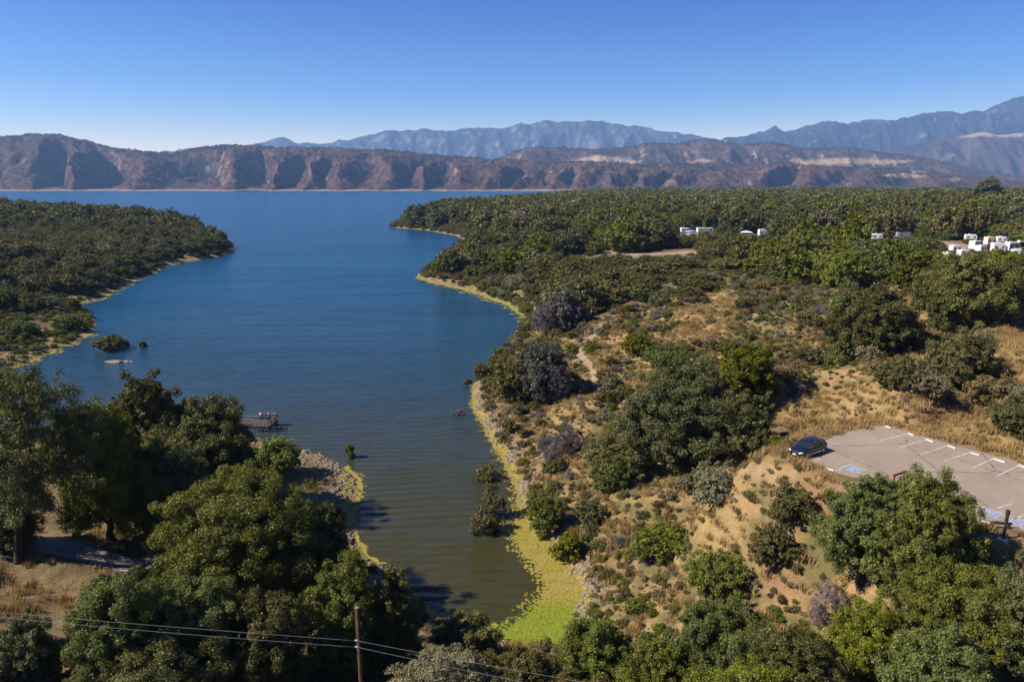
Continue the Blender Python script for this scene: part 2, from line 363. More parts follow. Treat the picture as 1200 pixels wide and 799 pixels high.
# ------------------------------------------------------------------ water
def water_material():
    m = NT('lake_water'); p = m.pos()
    sx = m.n('ShaderNodeSeparateXYZ', {0: p}); Y = sx.outputs[1]; X = sx.outputs[0]
    # wind ripples running across the inlet, finer noise on top
    w = m.n('ShaderNodeTexWave', {'Vector': m.mapv(p, (1, 1, 1), (0, 0, rad(-4))), 'Scale': .19, 'Distortion': 6., 'Detail': 3., 'Detail Scale': .35, 'Detail Roughness': .5}, wave_type='BANDS', bands_direction='Y', wave_profile='SIN').outputs['Fac']
    a = m.noise(m.mapv(p, (.28, 1.5, 1)), 1., 4, .6); b = m.noise(m.mapv(p, (.05, .22, 1)), 1., 4, .6); c = m.noise(m.mapv(p, (.006, .02, 1)), 1., 3, .6)
    c2 = m.noise(m.mapv(p, (.018, .075, 1)), 1., 4, .6); far = m.ramp(m.math('MULTIPLY', Y, .002), [(.16, 0.), (.6, 1.)])
    h = m.math('ADD', m.math('MULTIPLY', w, m.math('MULTIPLY_ADD', far, -.10, .15)), m.math('ADD', m.math('MULTIPLY', a, .24), m.math('ADD', m.math('MULTIPLY', b, .65), m.math('MULTIPLY', c2, 1.6))))
    silt = m.ramp(m.math('ADD', m.math('MULTIPLY', Y, .0033), m.math('MULTIPLY', m.math('SUBTRACT', b, .5), .1)), [(.22, 1.), (.31, .82), (.47, .3), (.8, 0.)])
    deep = m.mix(m.ramp(c, [(.35, 0.), (.65, 1.)]), (.001, .034, .072), (.002, .048, .098))
    col = m.mix(silt, deep, (.036, .032, .009))
    pr = m.princ(col, .12, h, .85, 1.0, .36); pr.inputs['IOR'].default_value = 1.33
    m.t.links.new(m.math('MULTIPLY_ADD', far, .16, .10), pr.inputs['Roughness'])
    return m.mat
WS = 3290
wm = mesh_np('lake', [(-WS, 20, 0), (WS, 20, 0), (WS, 2990, 0), (-WS, 2990, 0)], [(0, 1, 2, 3)], mats=[water_material()])
tag(link('lake_water', wm), kind='structure')

# ------------------------------------------------------------------ far hills
def hill_material(name, base, base2, green, pale, grass, k=1., gthr=.5, pthr=.62, ring=True, s0=.78):
    m = NT(name); p = m.pos(); sx = m.n('ShaderNodeSeparateXYZ', {0: p}); Z = sx.outputs[2]
    ps = m.mapv(p, (1 / (k * 100),) * 3)
    n1 = m.noise(ps, .35, 6, .62); n2 = m.noise(ps, 1.3, 6, .66); n3 = m.noise(ps, 7., 6, .75)
    col = m.mix(m.ramp(n2, [(.35, 0.), (.65, 1.)]), base, base2)
    col = m.mix(m.ramp(m.math('ADD', m.math('MULTIPLY', n1, .55), m.math('MULTIPLY', n3, .45)), [(gthr - .05, 0.), (gthr + .06, 1.)]), col, green)
    cv = m.attr('cv')     # hollows of the terrain hold darker brush
    col = m.mix(m.ramp(m.math('ADD', cv, m.math('MULTIPLY', n3, .5)), [(.72, 0.), (.95, .9)]), col, green)
    st = m.attr('steep')
    col = m.mix(m.math('MULTIPLY', m.ramp(st, [(s0, 0.), (1.0, .8)]), m.ramp(n2, [(pthr - .12, 0.), (pthr + .03, .9)])), col, pale)
    col = m.mix(m.math('MULTIPLY', m.attr('field'), m.ramp(n3, [(.25, .6), (.5, 1.)])), col, grass)
    if ring:
        col = m.mix(m.ramp(m.math('ADD', m.math('MULTIPLY', Z, .06), m.math('MULTIPLY', n2, .7)), [(.45, .9), (.62, 0.)]), col, pale)
    m.princ(col, 1., m.math('ADD', n3, m.math('MULTIPLY', n2, 2.)), .8, 9 * k, .0); return m.mat
def hills(name, sky, y0, y1, yend, spur=None, amp=.5, front=.42, rough=14., gx=260., seed=0, pxr=(-420, 1620), nx=1300, ny=130, mat=None, fields=(), basez=-6, power=.8, mixf=.6, gully=1.):
    px = np.linspace(pxr[0], pxr[1], nx); sy = np.interp(px, [s[0] for s in sky], [s[1] for s in sky])
    ker = np.hanning(9); ker /= ker.sum(); sy = np.convolve(np.pad(sy, 4, 'edge'), ker, 'valid') + 1.1 * fbm(px / 22, px * 0, 4, seed + 77)
    dx, dy, dz = ray(px, sy); a = dx / dy; e = dz / dy
    Ys = y0 + (yend - y0) * np.linspace(0, 1, ny) ** 1.15
    A, Y = np.meshgrid(a, Ys); E, _ = np.meshgrid(e, Ys); PX, _ = np.meshgrid(px, Ys)
    yb = y0 + (y1 - y0) * .06 * fbm(PX / 70, PX * 0, 3, seed)
    s = (Y - yb) / (y1 - y0); X = A * Y
    if spur is not None:
        wp = PX + 26 * fbm(PX / 80, s * 2.2, 3, seed + 3) - 24 * s
        idx = np.clip(np.searchsorted(spur, wp.ravel()) - 1, 0, len(spur) - 2).reshape(wp.shape); sparr = np.array(spur, float)
        t = (wp - sparr[idx]) / (sparr[idx + 1] - sparr[idx]); t = np.clip(t, 0, 1)
        rv_ = np.random.default_rng(seed + 50).uniform(.45, 1.35, len(spur)); t = np.clip(t ** (.6 + .6 * rv_[::-1][idx]), 0, 1); tri = 1 - np.abs(2 * t - 1); wid = np.clip((sparr[idx + 1] - sparr[idx]) / 70, .35, 1.1)
        val = (tri * .3 + .7 * tri * tri * (3 - 2 * tri)) * amp * wid * rv_[idx] * (1 + .5 * pn(PX / 60, s, seed + 7))
    else:
        val = amp * (1 - ridged(X / gx, Y / (gx * 2.2), 3, seed) / .9)
        val = np.clip(val, 0, 1)
    val = val * (1 - .85 * sstep(.55, 1., s))
    fr = np.clip((s - val * .62) / front, 0, 1) ** power
    hv = np.clip(.66 + .95 * fbm(PX / 60, PX * 0 + s * .4, 3, seed + 60), .28, .98) if spur is not None else 1.; g = mixf * hv * fr + (1 - mixf * hv) * sstep(.1, 1.0, s - .1 * val)
    g = np.where(s > 1, g * (1 - .5 * sstep(1, 1.8, s)), g)
    vis_h = (E * Y + CAMZ) * g
    ed = 1 - sstep(.88, 1.0, s) * .55 
    det = rough * (ridged(X / gx + .4 * pn(Y / gx, X / gx, 9), Y / (gx * 1.5), 5, seed + 20) - .62) * sstep(.0, .35, g) * ed
    det2 = rough * .5 * gully * (ridged(X / (gx * .33), Y / (gx * .9), 4, seed + 31) - .6) * sstep(.02, .3, g) * ed
    Z = vis_h + det + det2 - .2 * rough * sstep(0, .3, g)
    Z = np.where(s < .0, np.maximum(basez, s * 200), np.maximum(Z, basez + 0.0) + 3 * sstep(0, .03, s))
    gz = np.gradient(Z, axis=0) / np.gradient(Y, axis=0); gxx = np.gradient(Z, axis=1) / (np.gradient(X, axis=1) + 1e-6)
    steep = np.clip(np.hypot(gz, gxx), 0, 1.5)
    bl = Z.copy()
    for _ in range(6):
        bl[1:-1] = (bl[:-2] + bl[1:-1] + bl[2:]) / 3; bl[:, 1:-1] = (bl[:, :-2] + bl[:, 1:-1] + bl[:, 2:]) / 3
    cv = np.clip((bl - Z) / (rough * .16), -1, 1) * .5 + .25
    _, PY, _ = proj(X, Y, Z); fld = np.zeros(Z.shape)
    for f in fields: fld = np.maximum(fld, sstep(-1.2, 1.2, sdist(f, PX, PY) + 1.6 * fbm(PX / 8, PY / 3, 3, 5)))
    ii = np.arange(X.size).reshape(X.shape); qq = np.stack([ii[:-1, :-1], ii[:-1, 1:], ii[1:, 1:], ii[1:, :-1]], -1).reshape(-1, 4)
    me = mesh_np(name, np.stack([X, Y, Z], -1).reshape(-1, 3), qq, smooth=True, mats=[mat], pattr={'steep': steep.ravel(), 'cv': cv.ravel(), 'field': fld.ravel()})
    o = tag(link(name, me), kind='structure'); return X, Y, Z, s, cv, PX, fld
SKY_A = [(-420,178),(-200,172),(-60,166),(0,160),(35,156),(70,158),(100,165),(120,170),(150,175),(180,178),(200,179),(215,176),(240,172),(290,169),(330,172),(380,173),(420,175),(460,176),(500,180),(540,184),(600,187),(640,190),(680,189),(720,190),(760,194),(800,192),(850,193),(900,191),(950,190),(1000,195),(1050,198),(1100,202),(1150,208),(1200,213),(1300,216),(1620,216)]
SPUR = [-430,-330,-240,-150,-60,15,75,150,262,318,352,392,440,492,528,566,604,640,676,712,748,786,830,880,940,1000,1080,1160,1250,1400,1620,1700]
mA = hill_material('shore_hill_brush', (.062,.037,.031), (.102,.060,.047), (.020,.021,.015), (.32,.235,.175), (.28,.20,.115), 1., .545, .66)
FIELDS_A = [[(930,190),(990,186),(1030,187),(1075,191),(1060,194),(1000,195),(940,193)], [(1035,205),(1060,203),(1090,207),(1060,209)], [(1110,210),(1125,208),(1128,212),(1115,213)],[(1065,199),(1085,197),(1088,201),(1070,203)]]
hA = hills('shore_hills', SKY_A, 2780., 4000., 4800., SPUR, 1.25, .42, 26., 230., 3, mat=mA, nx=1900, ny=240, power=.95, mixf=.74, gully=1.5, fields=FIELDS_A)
SKY_B = [(-420,215),(400,215),(500,205),(560,194),(590,183),(610,175),(640,172),(700,175),(740,172),(760,166),(790,167),(820,163),(840,164),(870,170),(900,166),(925,169),(940,174),(1000,174),(1050,180),(1100,188),(1150,200),(1200,207),(1620,215)]
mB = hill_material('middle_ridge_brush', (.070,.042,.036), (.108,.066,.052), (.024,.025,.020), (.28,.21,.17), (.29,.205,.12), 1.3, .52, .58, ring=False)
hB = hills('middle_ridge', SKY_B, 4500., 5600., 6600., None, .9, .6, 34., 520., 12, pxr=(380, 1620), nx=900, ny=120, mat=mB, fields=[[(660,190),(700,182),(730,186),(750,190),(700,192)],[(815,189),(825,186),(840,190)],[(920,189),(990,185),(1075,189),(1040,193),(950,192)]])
SKY_D = [(380,215),(900,215),(960,190),(1000,184),(1040,176),(1080,166),(1120,158),(1150,154),(1170,157),(1200,155),(1260,150),(1400,160),(1620,170)]
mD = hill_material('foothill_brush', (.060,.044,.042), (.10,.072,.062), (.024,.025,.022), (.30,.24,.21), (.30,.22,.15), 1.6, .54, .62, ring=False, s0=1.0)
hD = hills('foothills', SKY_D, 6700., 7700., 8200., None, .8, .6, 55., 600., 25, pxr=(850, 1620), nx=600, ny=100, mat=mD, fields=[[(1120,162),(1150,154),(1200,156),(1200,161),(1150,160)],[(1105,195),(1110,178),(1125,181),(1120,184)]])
SKY_C = [(380,215),(700,190),(800,164),(820,160),(840,157),(880,152),(898,149),(903,145),(908,141),(914,145),(922,148),(940,143),(970,136),(1000,139),(1050,137),(1065,134),(1090,129),(1120,127),(1150,123),(1170,117),(1200,109),(1260,98),(1300,95),(1400,104),(1620,115)]
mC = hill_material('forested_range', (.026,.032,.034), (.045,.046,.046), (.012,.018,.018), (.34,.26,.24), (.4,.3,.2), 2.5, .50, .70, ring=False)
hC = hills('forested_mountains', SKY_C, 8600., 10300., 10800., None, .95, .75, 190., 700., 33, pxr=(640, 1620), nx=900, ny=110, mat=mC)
SKY_E = [(-420,196),(100,190),(180,178),(210,174),(240,170),(262,168),(290,169),(312,165),(322,161),(330,160),(338,162),(350,167),(380,165),(400,163),(430,157),(460,151),(480,149),(515,152),(545,149),(590,147),(620,142),(640,139),(656,142),(672,142),(690,140),(712,141),(740,146),(780,151),(820,158),(860,168),(1000,190),(1620,200)]
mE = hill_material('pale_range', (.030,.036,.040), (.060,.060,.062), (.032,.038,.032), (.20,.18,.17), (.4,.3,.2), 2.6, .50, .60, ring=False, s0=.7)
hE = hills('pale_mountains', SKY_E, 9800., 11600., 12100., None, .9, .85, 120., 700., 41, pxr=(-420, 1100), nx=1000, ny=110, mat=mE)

# ------------------------------------------------------------------ foliage generator
def leaves_mesh(cent, nrm, size, var, rg, elong=1.5):
    n = len(cent); r = rg.normal(size=(n, 3)); nrm = nrm / (np.linalg.norm(nrm, axis=1, keepdims=True) + 1e-9)
    a = np.cross(nrm, r); a /= np.linalg.norm(a, axis=1, keepdims=True) + 1e-9; b = np.cross(nrm, a)
    s = size[:, None] * .5
    v = np.stack([cent - a * s * elong, cent - b * s * .8, cent + a * s * elong, cent + b * s * .8], 1)
    return v.reshape(-1, 3), np.arange(n * 4).reshape(n, 4), var
def crown_points(w, d, zlo, zhi, leaf, rg, cover=2.6, nl=None, flat=.5, openness=0., sub=9):
    sub = int(sub * 4.6)
    """lobes in an ellipsoid, twig clumps on each lobe, leaves on each clump"""
    H = zhi - zlo; zc = zlo + H * .45; rx, ry, rz = w / 2, d / 2, H * .55
    nl = nl or int(np.clip(9 + w * 1.5, 8, 34)); R = (rx * ry * max(rz, .3)) ** (1 / 3)
    lob = []; 
    for i in range(nl):
        k = (i + .5) / nl; th = i * 2.399963 + rg.uniform(-.5, .5); cz = 1 - 1.55 * k; cz = np.clip(cz + rg.uniform(-.12, .12), -.6, 1); rr = math.sqrt(max(0, 1 - cz * cz))
        f = rg.uniform(.50, .80) if openness == 0 else rg.uniform(.55, .92)
        lr = R * rg.uniform(.24, .50) * (1 - openness * .35)
        lob.append((f * rx * rr * math.cos(th), f * ry * rr * math.sin(th), zc + f * rz * cz if cz > 0 else zc + f * (zc - zlo) * cz, lr))
    if openness == 0:
        for i in range(max(3, nl // 5)): lob.append((rg.uniform(-.3, .3) * rx, rg.uniform(-.3, .3) * ry, zc + rg.uniform(-.2, .45) * rz, R * rg.uniform(.4, .55)))
    C = []; N = []; S = []; V = []
    for (x, y, z, lr) in lob:
        lv = rg.uniform(0, 1)
        for j in range(sub):
            dr = rg.normal(size=3); dr /= np.linalg.norm(dr); dr[2] = dr[2] * .8 + .25
            cr = lr * rg.uniform(.10, .27); c = np.array([x, y, z]) + dr * lr * (rg.uniform(.45, 1.2) if j % 4 else rg.uniform(1.0, 1.45)) * np.array([1, 1, .85])
            if c[2] < zlo + .02 * H: c[2] = zlo + .02 * H + abs(rg.normal()) * .05 * H
            n = max(3, int(cover * .92 * 4 * math.pi * cr * cr / (leaf * leaf * 1.2)))
            u = rg.normal(size=(n, 3)); u /= np.linalg.norm(u, axis=1, keepdims=True)
            rr = cr * 1.5 * rg.uniform(0, 1, size=(n, 1)) ** .6
            pp = c + u * rr * np.array([1, 1, .7]); nn = u * .5 + dr * .6 + np.array([0, 0, .4]) + rg.normal(size=(n, 3)) * .8
            C.append(pp); N.append(nn); S.append(leaf * rg.uniform(.6, 1.3, n)); cvv = rg.uniform(0, 1)
            V.append(np.clip(.22 * lv + .28 * cvv + .5 * rg.uniform(0, 1, n) ** 1.3, 0, 1))
    C = np.concatenate(C); rr_ = np.percentile(np.hypot(C[:, 0] / rx, C[:, 1] / ry), 98.5); C[:, :2] /= rr_
    zt_ = np.percentile(C[:, 2], 99.6); zb_ = np.percentile(C[:, 2], .5); kz = (zhi - zlo) / max(zt_ - zb_, .1); C[:, 2] = zlo + (C[:, 2] - zb_) * kz
    lob = [(a / rr_, b / rr_, zlo + (c - zb_) * kz, l / rr_) for (a, b, c, l) in lob]
    C[:, 2] = np.maximum(C[:, 2], .03)
    return C, np.concatenate(N), np.concatenate(S), np.concatenate(V), lob
def branches(mb, h0, lob, r0, rg, lean=(0, 0), stems=1, m=0, tipk=.12):
    ang = rg.uniform(0, 6.28)
    order = sorted(lob, key=lambda l: math.atan2(l[1], l[0]))
    for s in range(stems):
        a = ang + s * 6.28 / stems; off = (0 if stems == 1 else r0 * 1.2)
        fork = Vector((lean[0] + math.cos(a) * off * 2.5, lean[1] + math.sin(a) * off * 2.5, h0 * rg.uniform(.85, 1.15)))
        base = Vector((math.cos(a) * off, math.sin(a) * off, -.25))
        r = r0 / math.sqrt(stems); mid = base.lerp(fork, .5) + Vector((rg.uniform(-.15, .15), rg.uniform(-.15, .15), 0)) * h0 * .4
        mb.tube([base, base + Vector((0, 0, .35)), mid, fork], [r * 1.45, r * 1.08, r * .9, r * .8], 8, m)
        mine = order[s::stems]; pick = mine[:: max(1, len(mine) // 6)]
        for (x, y, z, lr) in pick:
            e = Vector((x, y, z)); st = fork.lerp(mid, rg.uniform(0, .3)); c1 = st.lerp(e, .4) + Vector((rg.uniform(-1, 1), rg.uniform(-1, 1), rg.uniform(-.2, .9))) * lr * .35
            c2 = st.lerp(e, .75) + Vector((rg.uniform(-1, 1), rg.uniform(-1, 1), rg.uniform(-.3, .6))) * lr * .3
            rr = r * rg.uniform(.38, .58); mb.tube([st, c1, c2, e], [rr, rr * .7, rr * .42, rr * tipk], 5, m)
            for _ in range(2):
                e2 = e + Vector(rg.normal(size=3)) * lr * .7; mb.tube([c2, (c2 + e2) / 2 + Vector(rg.normal(size=3)) * lr * .12, e2], [rr * .35, rr * .2, rr * .06], 4, m)
def tree_meshes(w, d, h, leaf, spec, seed, zlo=.22, cover=2.6, openness=0., stems=1, nl=None, r0=None, lean=(0, 0)):
    rg = np.random.default_rng(seed)
    C, N, S, V, lob = crown_points(w, d, h * zlo, h, leaf, rg, cover, nl, openness=openness)
    v, q, var = leaves_mesh(C, N, S, V, rg)
    cm = mesh_np('crown', v, q, fattr={'var': var}, mats=[SPEC[spec]])
    mb = MB(); branches(mb, max(h * zlo * 1.05, h * .14), lob, r0 or max(.05, h * .028), rg, lean, stems)
    return cm, mb.mesh('trunk', [BARK], smooth=True)
def merged_mesh(w, d, h, leaf, spec, seed, zlo=.05, cover=2.2, openness=0., nl=None, sub=9, stems=2, twig=True):
    rg = np.random.default_rng(seed); C, N, S, V, lob = crown_points(w, d, h * zlo, h, leaf, rg, cover, nl, openness=openness, sub=sub)
    if spec == 'dead': N = rg.normal(size=N.shape) + np.stack([C[:, 0] * 0, C[:, 0] * 0, 0 * C[:, 0]], 1); v, q, var = leaves_mesh(C, N, S * .62, V, rg, 5.); v = v.reshape(-1, 4, 3); cc = v.mean(1, keepdims=True); v = v - cc; v[:, 1::2] *= .42; v = (v + cc).reshape(-1, 3); v[:, 2] = np.maximum(v[:, 2], .02)
    else: v, q, var = leaves_mesh(C, N, S, V, rg)
    if 1:
        pass
    v, q, var = v, q, var; mid = np.zeros(len(q), int)
    if twig:
        mb = MB(); branches(mb, h * max(zlo, .12), lob[:8], max(.04, h * .022), rg, stems=stems)
        tv = np.array([tuple(x) for x in mb.v]); tq = np.array([f for f in mb.f if len(f) == 4]) + len(v)
        v = np.vstack([v, tv]); q = np.vstack([q, tq]); var = np.concatenate([var, np.full(len(tq), .5)]); mid = np.concatenate([mid, np.ones(len(tq), int)])
    return mesh_np(spec + '_foliage', v, q, fattr={'var': var}, mats=[SPEC[spec], BARK], midx=mid)
def twig_bush(w, h, seed, n=900, leaf=.05):
    rg = np.random.default_rng(seed); V = []; Q = []; A = []
    C = []; 
    th = rg.uniform(0, 6.28, n); r0 = w * .12 * rg.uniform(0, 1, n); b = np.stack([r0 * np.cos(th), r0 * np.sin(th), np.zeros(n)], 1)
    el = rg.uniform(.25, 1.5, n); th2 = th + rg.normal(size=n) * .5; dr = np.stack([np.cos(el) * np.cos(th2), np.cos(el) * np.sin(th2), np.sin(el)], 1)
    L = rg.uniform(.5, 1., n)[:, None] * np.array([w / 2, w / 2, h]); e = b + dr * L
    segs = [(b, e)]
    for k in range(3):
        t = rg.uniform(.35, .95, (n, 1)); s = b + (e - b) * t; e2 = s + (dr + rg.normal(size=(n, 3)) * .7) * w * .13; e2[:, 2] = np.maximum(e2[:, 2], .05); segs.append((s, e2))
    base = 0
    for k, (s, t) in enumerate(segs):
        side = np.cross(t - s, rg.normal(size=(n, 3))); side /= np.linalg.norm(side, axis=1, keepdims=True) + 1e-9
        wd = leaf * (1.1 if k == 0 else .7); v = np.stack([s - side * wd * .5, s + side * wd * .5, t + side * wd * .25, t - side * wd * .25], 1).reshape(-1, 3)
        V.append(v); Q.append(np.arange(n * 4).reshape(n, 4) + base); base += n * 4; A.append(rg.uniform(0, 1, n))
    return mesh_np('dead_twigs', np.vstack(V), np.vstack(Q), fattr={'var': np.concatenate(A)}, mats=[SPEC['dead']])

# ------------------------------------------------------------------ landmark trees (each its own mesh, trunk and crown as parts)
OCC = []          # (x, y, r) occupied ground
def fit_h(cx, y, z, ty, b, zlo):
    lo, hi = .3, 60.
    t = np.linspace(0, np.pi, 25)
    for _ in range(30):
        h = (lo + hi) / 2; c = h * (1 - zlo) * .5; zc = z + h * zlo + c; yy = y + b * np.cos(t); zz = zc + c * np.sin(t)
        top = proj(0 * yy, yy, zz)[1].min()
        if top < ty: hi = h
        else: lo = h
    return h
def place(cx, by, ty, wpx, spec, label, name='oak_tree', cat='tree', open_=0., zlo=.2, stems=1, seed=None, bx=None, leafk=1., cover=2.3, depth=1., group=None, r0=None, nl=None):
    x, y, z = hit(bx if bx is not None else cx, by); zt = float(at_y(cx, ty, y)[2]); _, _, d = proj(x, y, z + 3); d = float(d)
    w = wpx * d / F; h = max(.5, fit_h(cx, y, z, ty, .40 * w * depth, zlo)); xc = float(at_y(cx, (by + ty) / 2, y)[0]); leaf = max(.09, 1.75 * d / 853.) * leafk
    seed = seed or int(cx * 7 + by * 13)
    cm, tm = tree_meshes(w, w * depth, h, leaf, spec, seed, zlo, cover, open_, stems, nl, r0)
    if abs(xc - x) > .6:
        co = np.empty(len(cm.vertices) * 3, np.float32); cm.vertices.foreach_get('co', co); co = co.reshape(-1, 3); co[:, 0] += (xc - x); cm.vertices.foreach_set('co', co.ravel())
        co = np.empty(len(tm.vertices) * 3, np.float32); tm.vertices.foreach_get('co', co); co = co.reshape(-1, 3); co[:, 0] += (xc - x) * np.clip(co[:, 2] / (h * .5), 0, 1); tm.vertices.foreach_set('co', co.ravel())
    e = empty(name, (x, y, z), 0, label, cat, group)
    link('crown', cm, e); link('trunk', tm, e); OCC.append((xc, y, w * .45)); return e
def bush(cx, by, ty, wpx, spec, label, name='shrub', cat='shrub', group=None, open_=0., cover=2.0, leafk=1., water=False, seed=None):
    x, y, z = hit(cx, by) if not water else (*[float(v) for v in at_z(cx, by, 0)], -.25)
    zt = float(at_y(cx, ty, y)[2]); _, _, d = proj(x, y, z); d = float(d)
    w = wpx * d / F; h = max(.4, fit_h(cx, y, z, ty, .40 * w, .03)); leaf = max(.08, 1.6 * d / 853.) * leafk; seed = seed or int(cx * 7 + by * 13)
    if spec == 'dead':
        me = merged_mesh(w, w, h, max(.09, 1.5 * d / 853), 'dead', seed, .02, 1.5, .3, sub=8, stems=5)
    else: me = merged_mesh(w, w, h, leaf, spec, seed, .03, cover, open_, sub=8)
    o = link(name, me, None, (x, y, z)); tag(o, label, cat, group); OCC.append((x, y, w * .45)); return o

# left foreground group
place(40, 657, 428, 165, 'oak', 'tall open-crowned dark oak with forked trunk on the dry bank beside the footpath', open_=1.05, zlo=.36, bx=22, cover=1.5, nl=24, r0=.38)
place(176, 575, 433, 92, 'oak', 'grey-green oak whose rounded top rises against the water behind the bright green crown', open_=.3, zlo=.25)
place(238, 590, 470, 124, 'oak', 'dense dark oak beside the fishing pier, reaching out over the shore', zlo=.15)
place(130, 632, 480, 112, 'green', 'bright green oak between the forked oak and the dark oak, above the footpath', zlo=.12)
place(196, 632, 520, 110, 'oak', 'low dark oak with greyish leaves standing at the bend of the footpath', zlo=.1)
place(284, 690, 557, 198, 'live', 'largest round green oak, spreading wide in front of the gravel point', zlo=.16, cover=2.1, nl=34, seed=91)
place(322, 556, 515, 66, 'lime', 'yellow-green bush-like tree at the root of the gravel point by the pier', name='small_tree', zlo=.05, stems=3)
place(388, 690, 602, 56, 'oak', 'narrow dark oak leaning to the water between the large round oak and the inlet', zlo=.15)
place(408, 780, 652, 100, 'green', 'green oak directly behind the utility pole', zlo=.12)
place(462, 780, 668, 78, 'oak', 'very dark oak right of the utility pole, at the edge of the inlet', zlo=.12)
place(318, 800, 694, 120, 'oak', 'dark green oak under the wires, left of the utility pole', zlo=.1)
place(228, 806, 680, 130, 'live', 'mid-green oak under the wires below the large round oak', zlo=.1)
place(142, 812, 668, 120, 'green', 'green oak under the wires near the sunny patch of dry grass', zlo=.1)
place(38, 812, 716, 84, 'olive', 'olive-coloured small oak under the wires in the near left corner', zlo=.08)
place(182, 862, 742, 170, 'oak', 'dark leafy oak top at the bottom edge, below the parallel wires', zlo=.1)
place(12, 640, 575, 70, 'green', 'round leafy bush-like oak behind the forked trunk', name='small_tree', zlo=.05, stems=2)
# near end of the inlet and bottom edge
place(545, 790, 716, 92, 'oak', 'dark green willowy tree at the near end of the inlet', name='small_tree', zlo=.04, stems=3)
place(520, 850, 768, 150, 'sage', 'grey-green shrubby tree right of the utility pole at the bottom edge', name='small_tree', zlo=.04, stems=3)
place(618, 838, 760, 120, 'olive', 'olive shrubby tree below the green algae', name='small_tree', zlo=.04, stems=3)
place(700, 800, 722, 104, 'lime', 'bright green shrubby tree on the slope right of the green algae', name='small_tree', zlo=.04, stems=3)
place(770, 850, 752, 110, 'green', 'green shrubby tree at the bottom edge between two larger oaks', name='small_tree', zlo=.04, stems=3)
place(834, 812, 712, 120, 'green', 'rounded green oak at the bottom of the dry slope', zlo=.06)
place(925, 830, 732, 130, 'oak', 'dark green oak at the bottom edge below the bare purple shrub', zlo=.06)
place(880, 880, 775, 150, 'green', 'mid-green treetop at the bottom edge in front of the rounded oak', zlo=.08)
place(690, 900, 790, 170, 'olive', 'olive treetop at the bottom edge in front of the bright shrubby tree', zlo=.08)
place(1010, 800, 706, 96, 'lime', 'light green loose tree right of the bare purple shrub', name='small_tree', zlo=.05, stems=2)
place(1100, 860, 734, 140, 'green', 'light green oak with long pale sprays in the near right corner', zlo=.08)
# near right
place(1010, 682, 560, 114, 'live', 'tall green oak hiding the front of the car park, the one nearer the parked car', zlo=.1, cover=2.4)
place(1088, 688, 556, 104, 'live', 'tall green oak with a dark shaded flank hiding the front of the car park', zlo=.12, cover=2.4)
place(1128, 760, 652, 158, 'live', 'broad green oak below the post of the car park', zlo=.1, cover=2.3, nl=30)
place(1212, 800, 668, 110, 'oak', 'very dark oak in the near right corner behind the broad green one', zlo=.1)
# middle slope
place(796, 536, 428, 138, 'oak', 'biggest dark oak on the slope between the inlet and the parked car', zlo=.03, stems=3, cover=2.4, nl=30)
place(874, 464, 406, 72, 'lime', 'bright yellow-green tree at the upper right of the biggest slope oak', name='small_tree', zlo=.05, stems=2)
place(872, 532, 462, 66, 'oak', 'round dark oak next to the parked car, joined to the biggest slope oak', zlo=.04, stems=2)
place(1020, 416, 340, 108, 'oak', 'solitary dome-shaped dark oak in the golden grass', zlo=.03, stems=3, cover=2.4)
place(1134, 382, 300, 120, 'oak', 'large round dark oak below the white trailers of the campground', zlo=.04, stems=3, cover=2.4)
place(632, 468, 400, 76, 'dead', 'x', name='tmp') if False else None
GB = 'grey leafless shrubs on the slope above the inlet'
bush(634, 466, 402, 70, 'ash', 'big ash-grey shrub on the bank where the inlet bends'); bush(652, 470, 428, 36, 'dead', 'bare grey shrub in front of the big ash-grey shrub', group=GB)
bush(600, 470, 424, 50, 'oak', 'dark rounded shrub on the bank beside the big ash-grey shrub')
bush(662, 386, 338, 56, 'ash', 'ash-grey thicket at the head of the dirt trail'); bush(640, 392, 356, 34, 'dead', 'bare grey shrub left of the ash-grey thicket', group=GB)
bush(655, 534, 503, 58, 'dead', 'low grey shrub beneath the twisted dead branches', group=GB)
bush(966, 730, 678, 44, 'dead', 'bare purple-grey shrub on the dry slope below the car park oaks', group=GB)
bush(1075, 708, 672, 40, 'dead', 'bare grey shrub tucked in front of the broad green oak', group=GB)
bush(1046, 776, 735, 44, 'dead', 'bare grey shrub among the light green sprays in the near right corner', group=GB)
bush(752, 658, 640, 26, 'dead', 'small bluish-grey bare shrub in the middle of the dry slope', group=GB)
for (a, b, c, w, s, l) in [
 (690, 272, 262, 60, 'olive', None), (985, 336, 296, 64, 'lime', 'bright green thicket left of the row below the campground'), (1032, 334, 300, 34, 'lime', 'narrow bright green tree in the row below the campground'),
 (1066, 338, 292, 44, 'green', 'taller green tree in the bright row below the campground'), (1170, 322, 294, 60, 'lime', 'bright green tree between the large round oak and the campground'), (905, 312, 282, 60, 'green', 'deep green round oak beyond the golden grass'),
 (528, 322, 293, 34, 'oak', 'round dark oak standing alone on the bluff above the second point'), (488, 266, 245, 22, 'oak', 'outermost dark oak on the far point'), (512, 266, 246, 24, 'oak', 'second dark oak from the tip of the far point'), (1155, 246, 211, 36, 'oak', 'tallest tree of the far wood, rising above the right lake corner')]:
    if l: place(a, b, c, w, s, l, zlo=.05, stems=2, name='oak_tree' if s == 'oak' else 'small_tree')
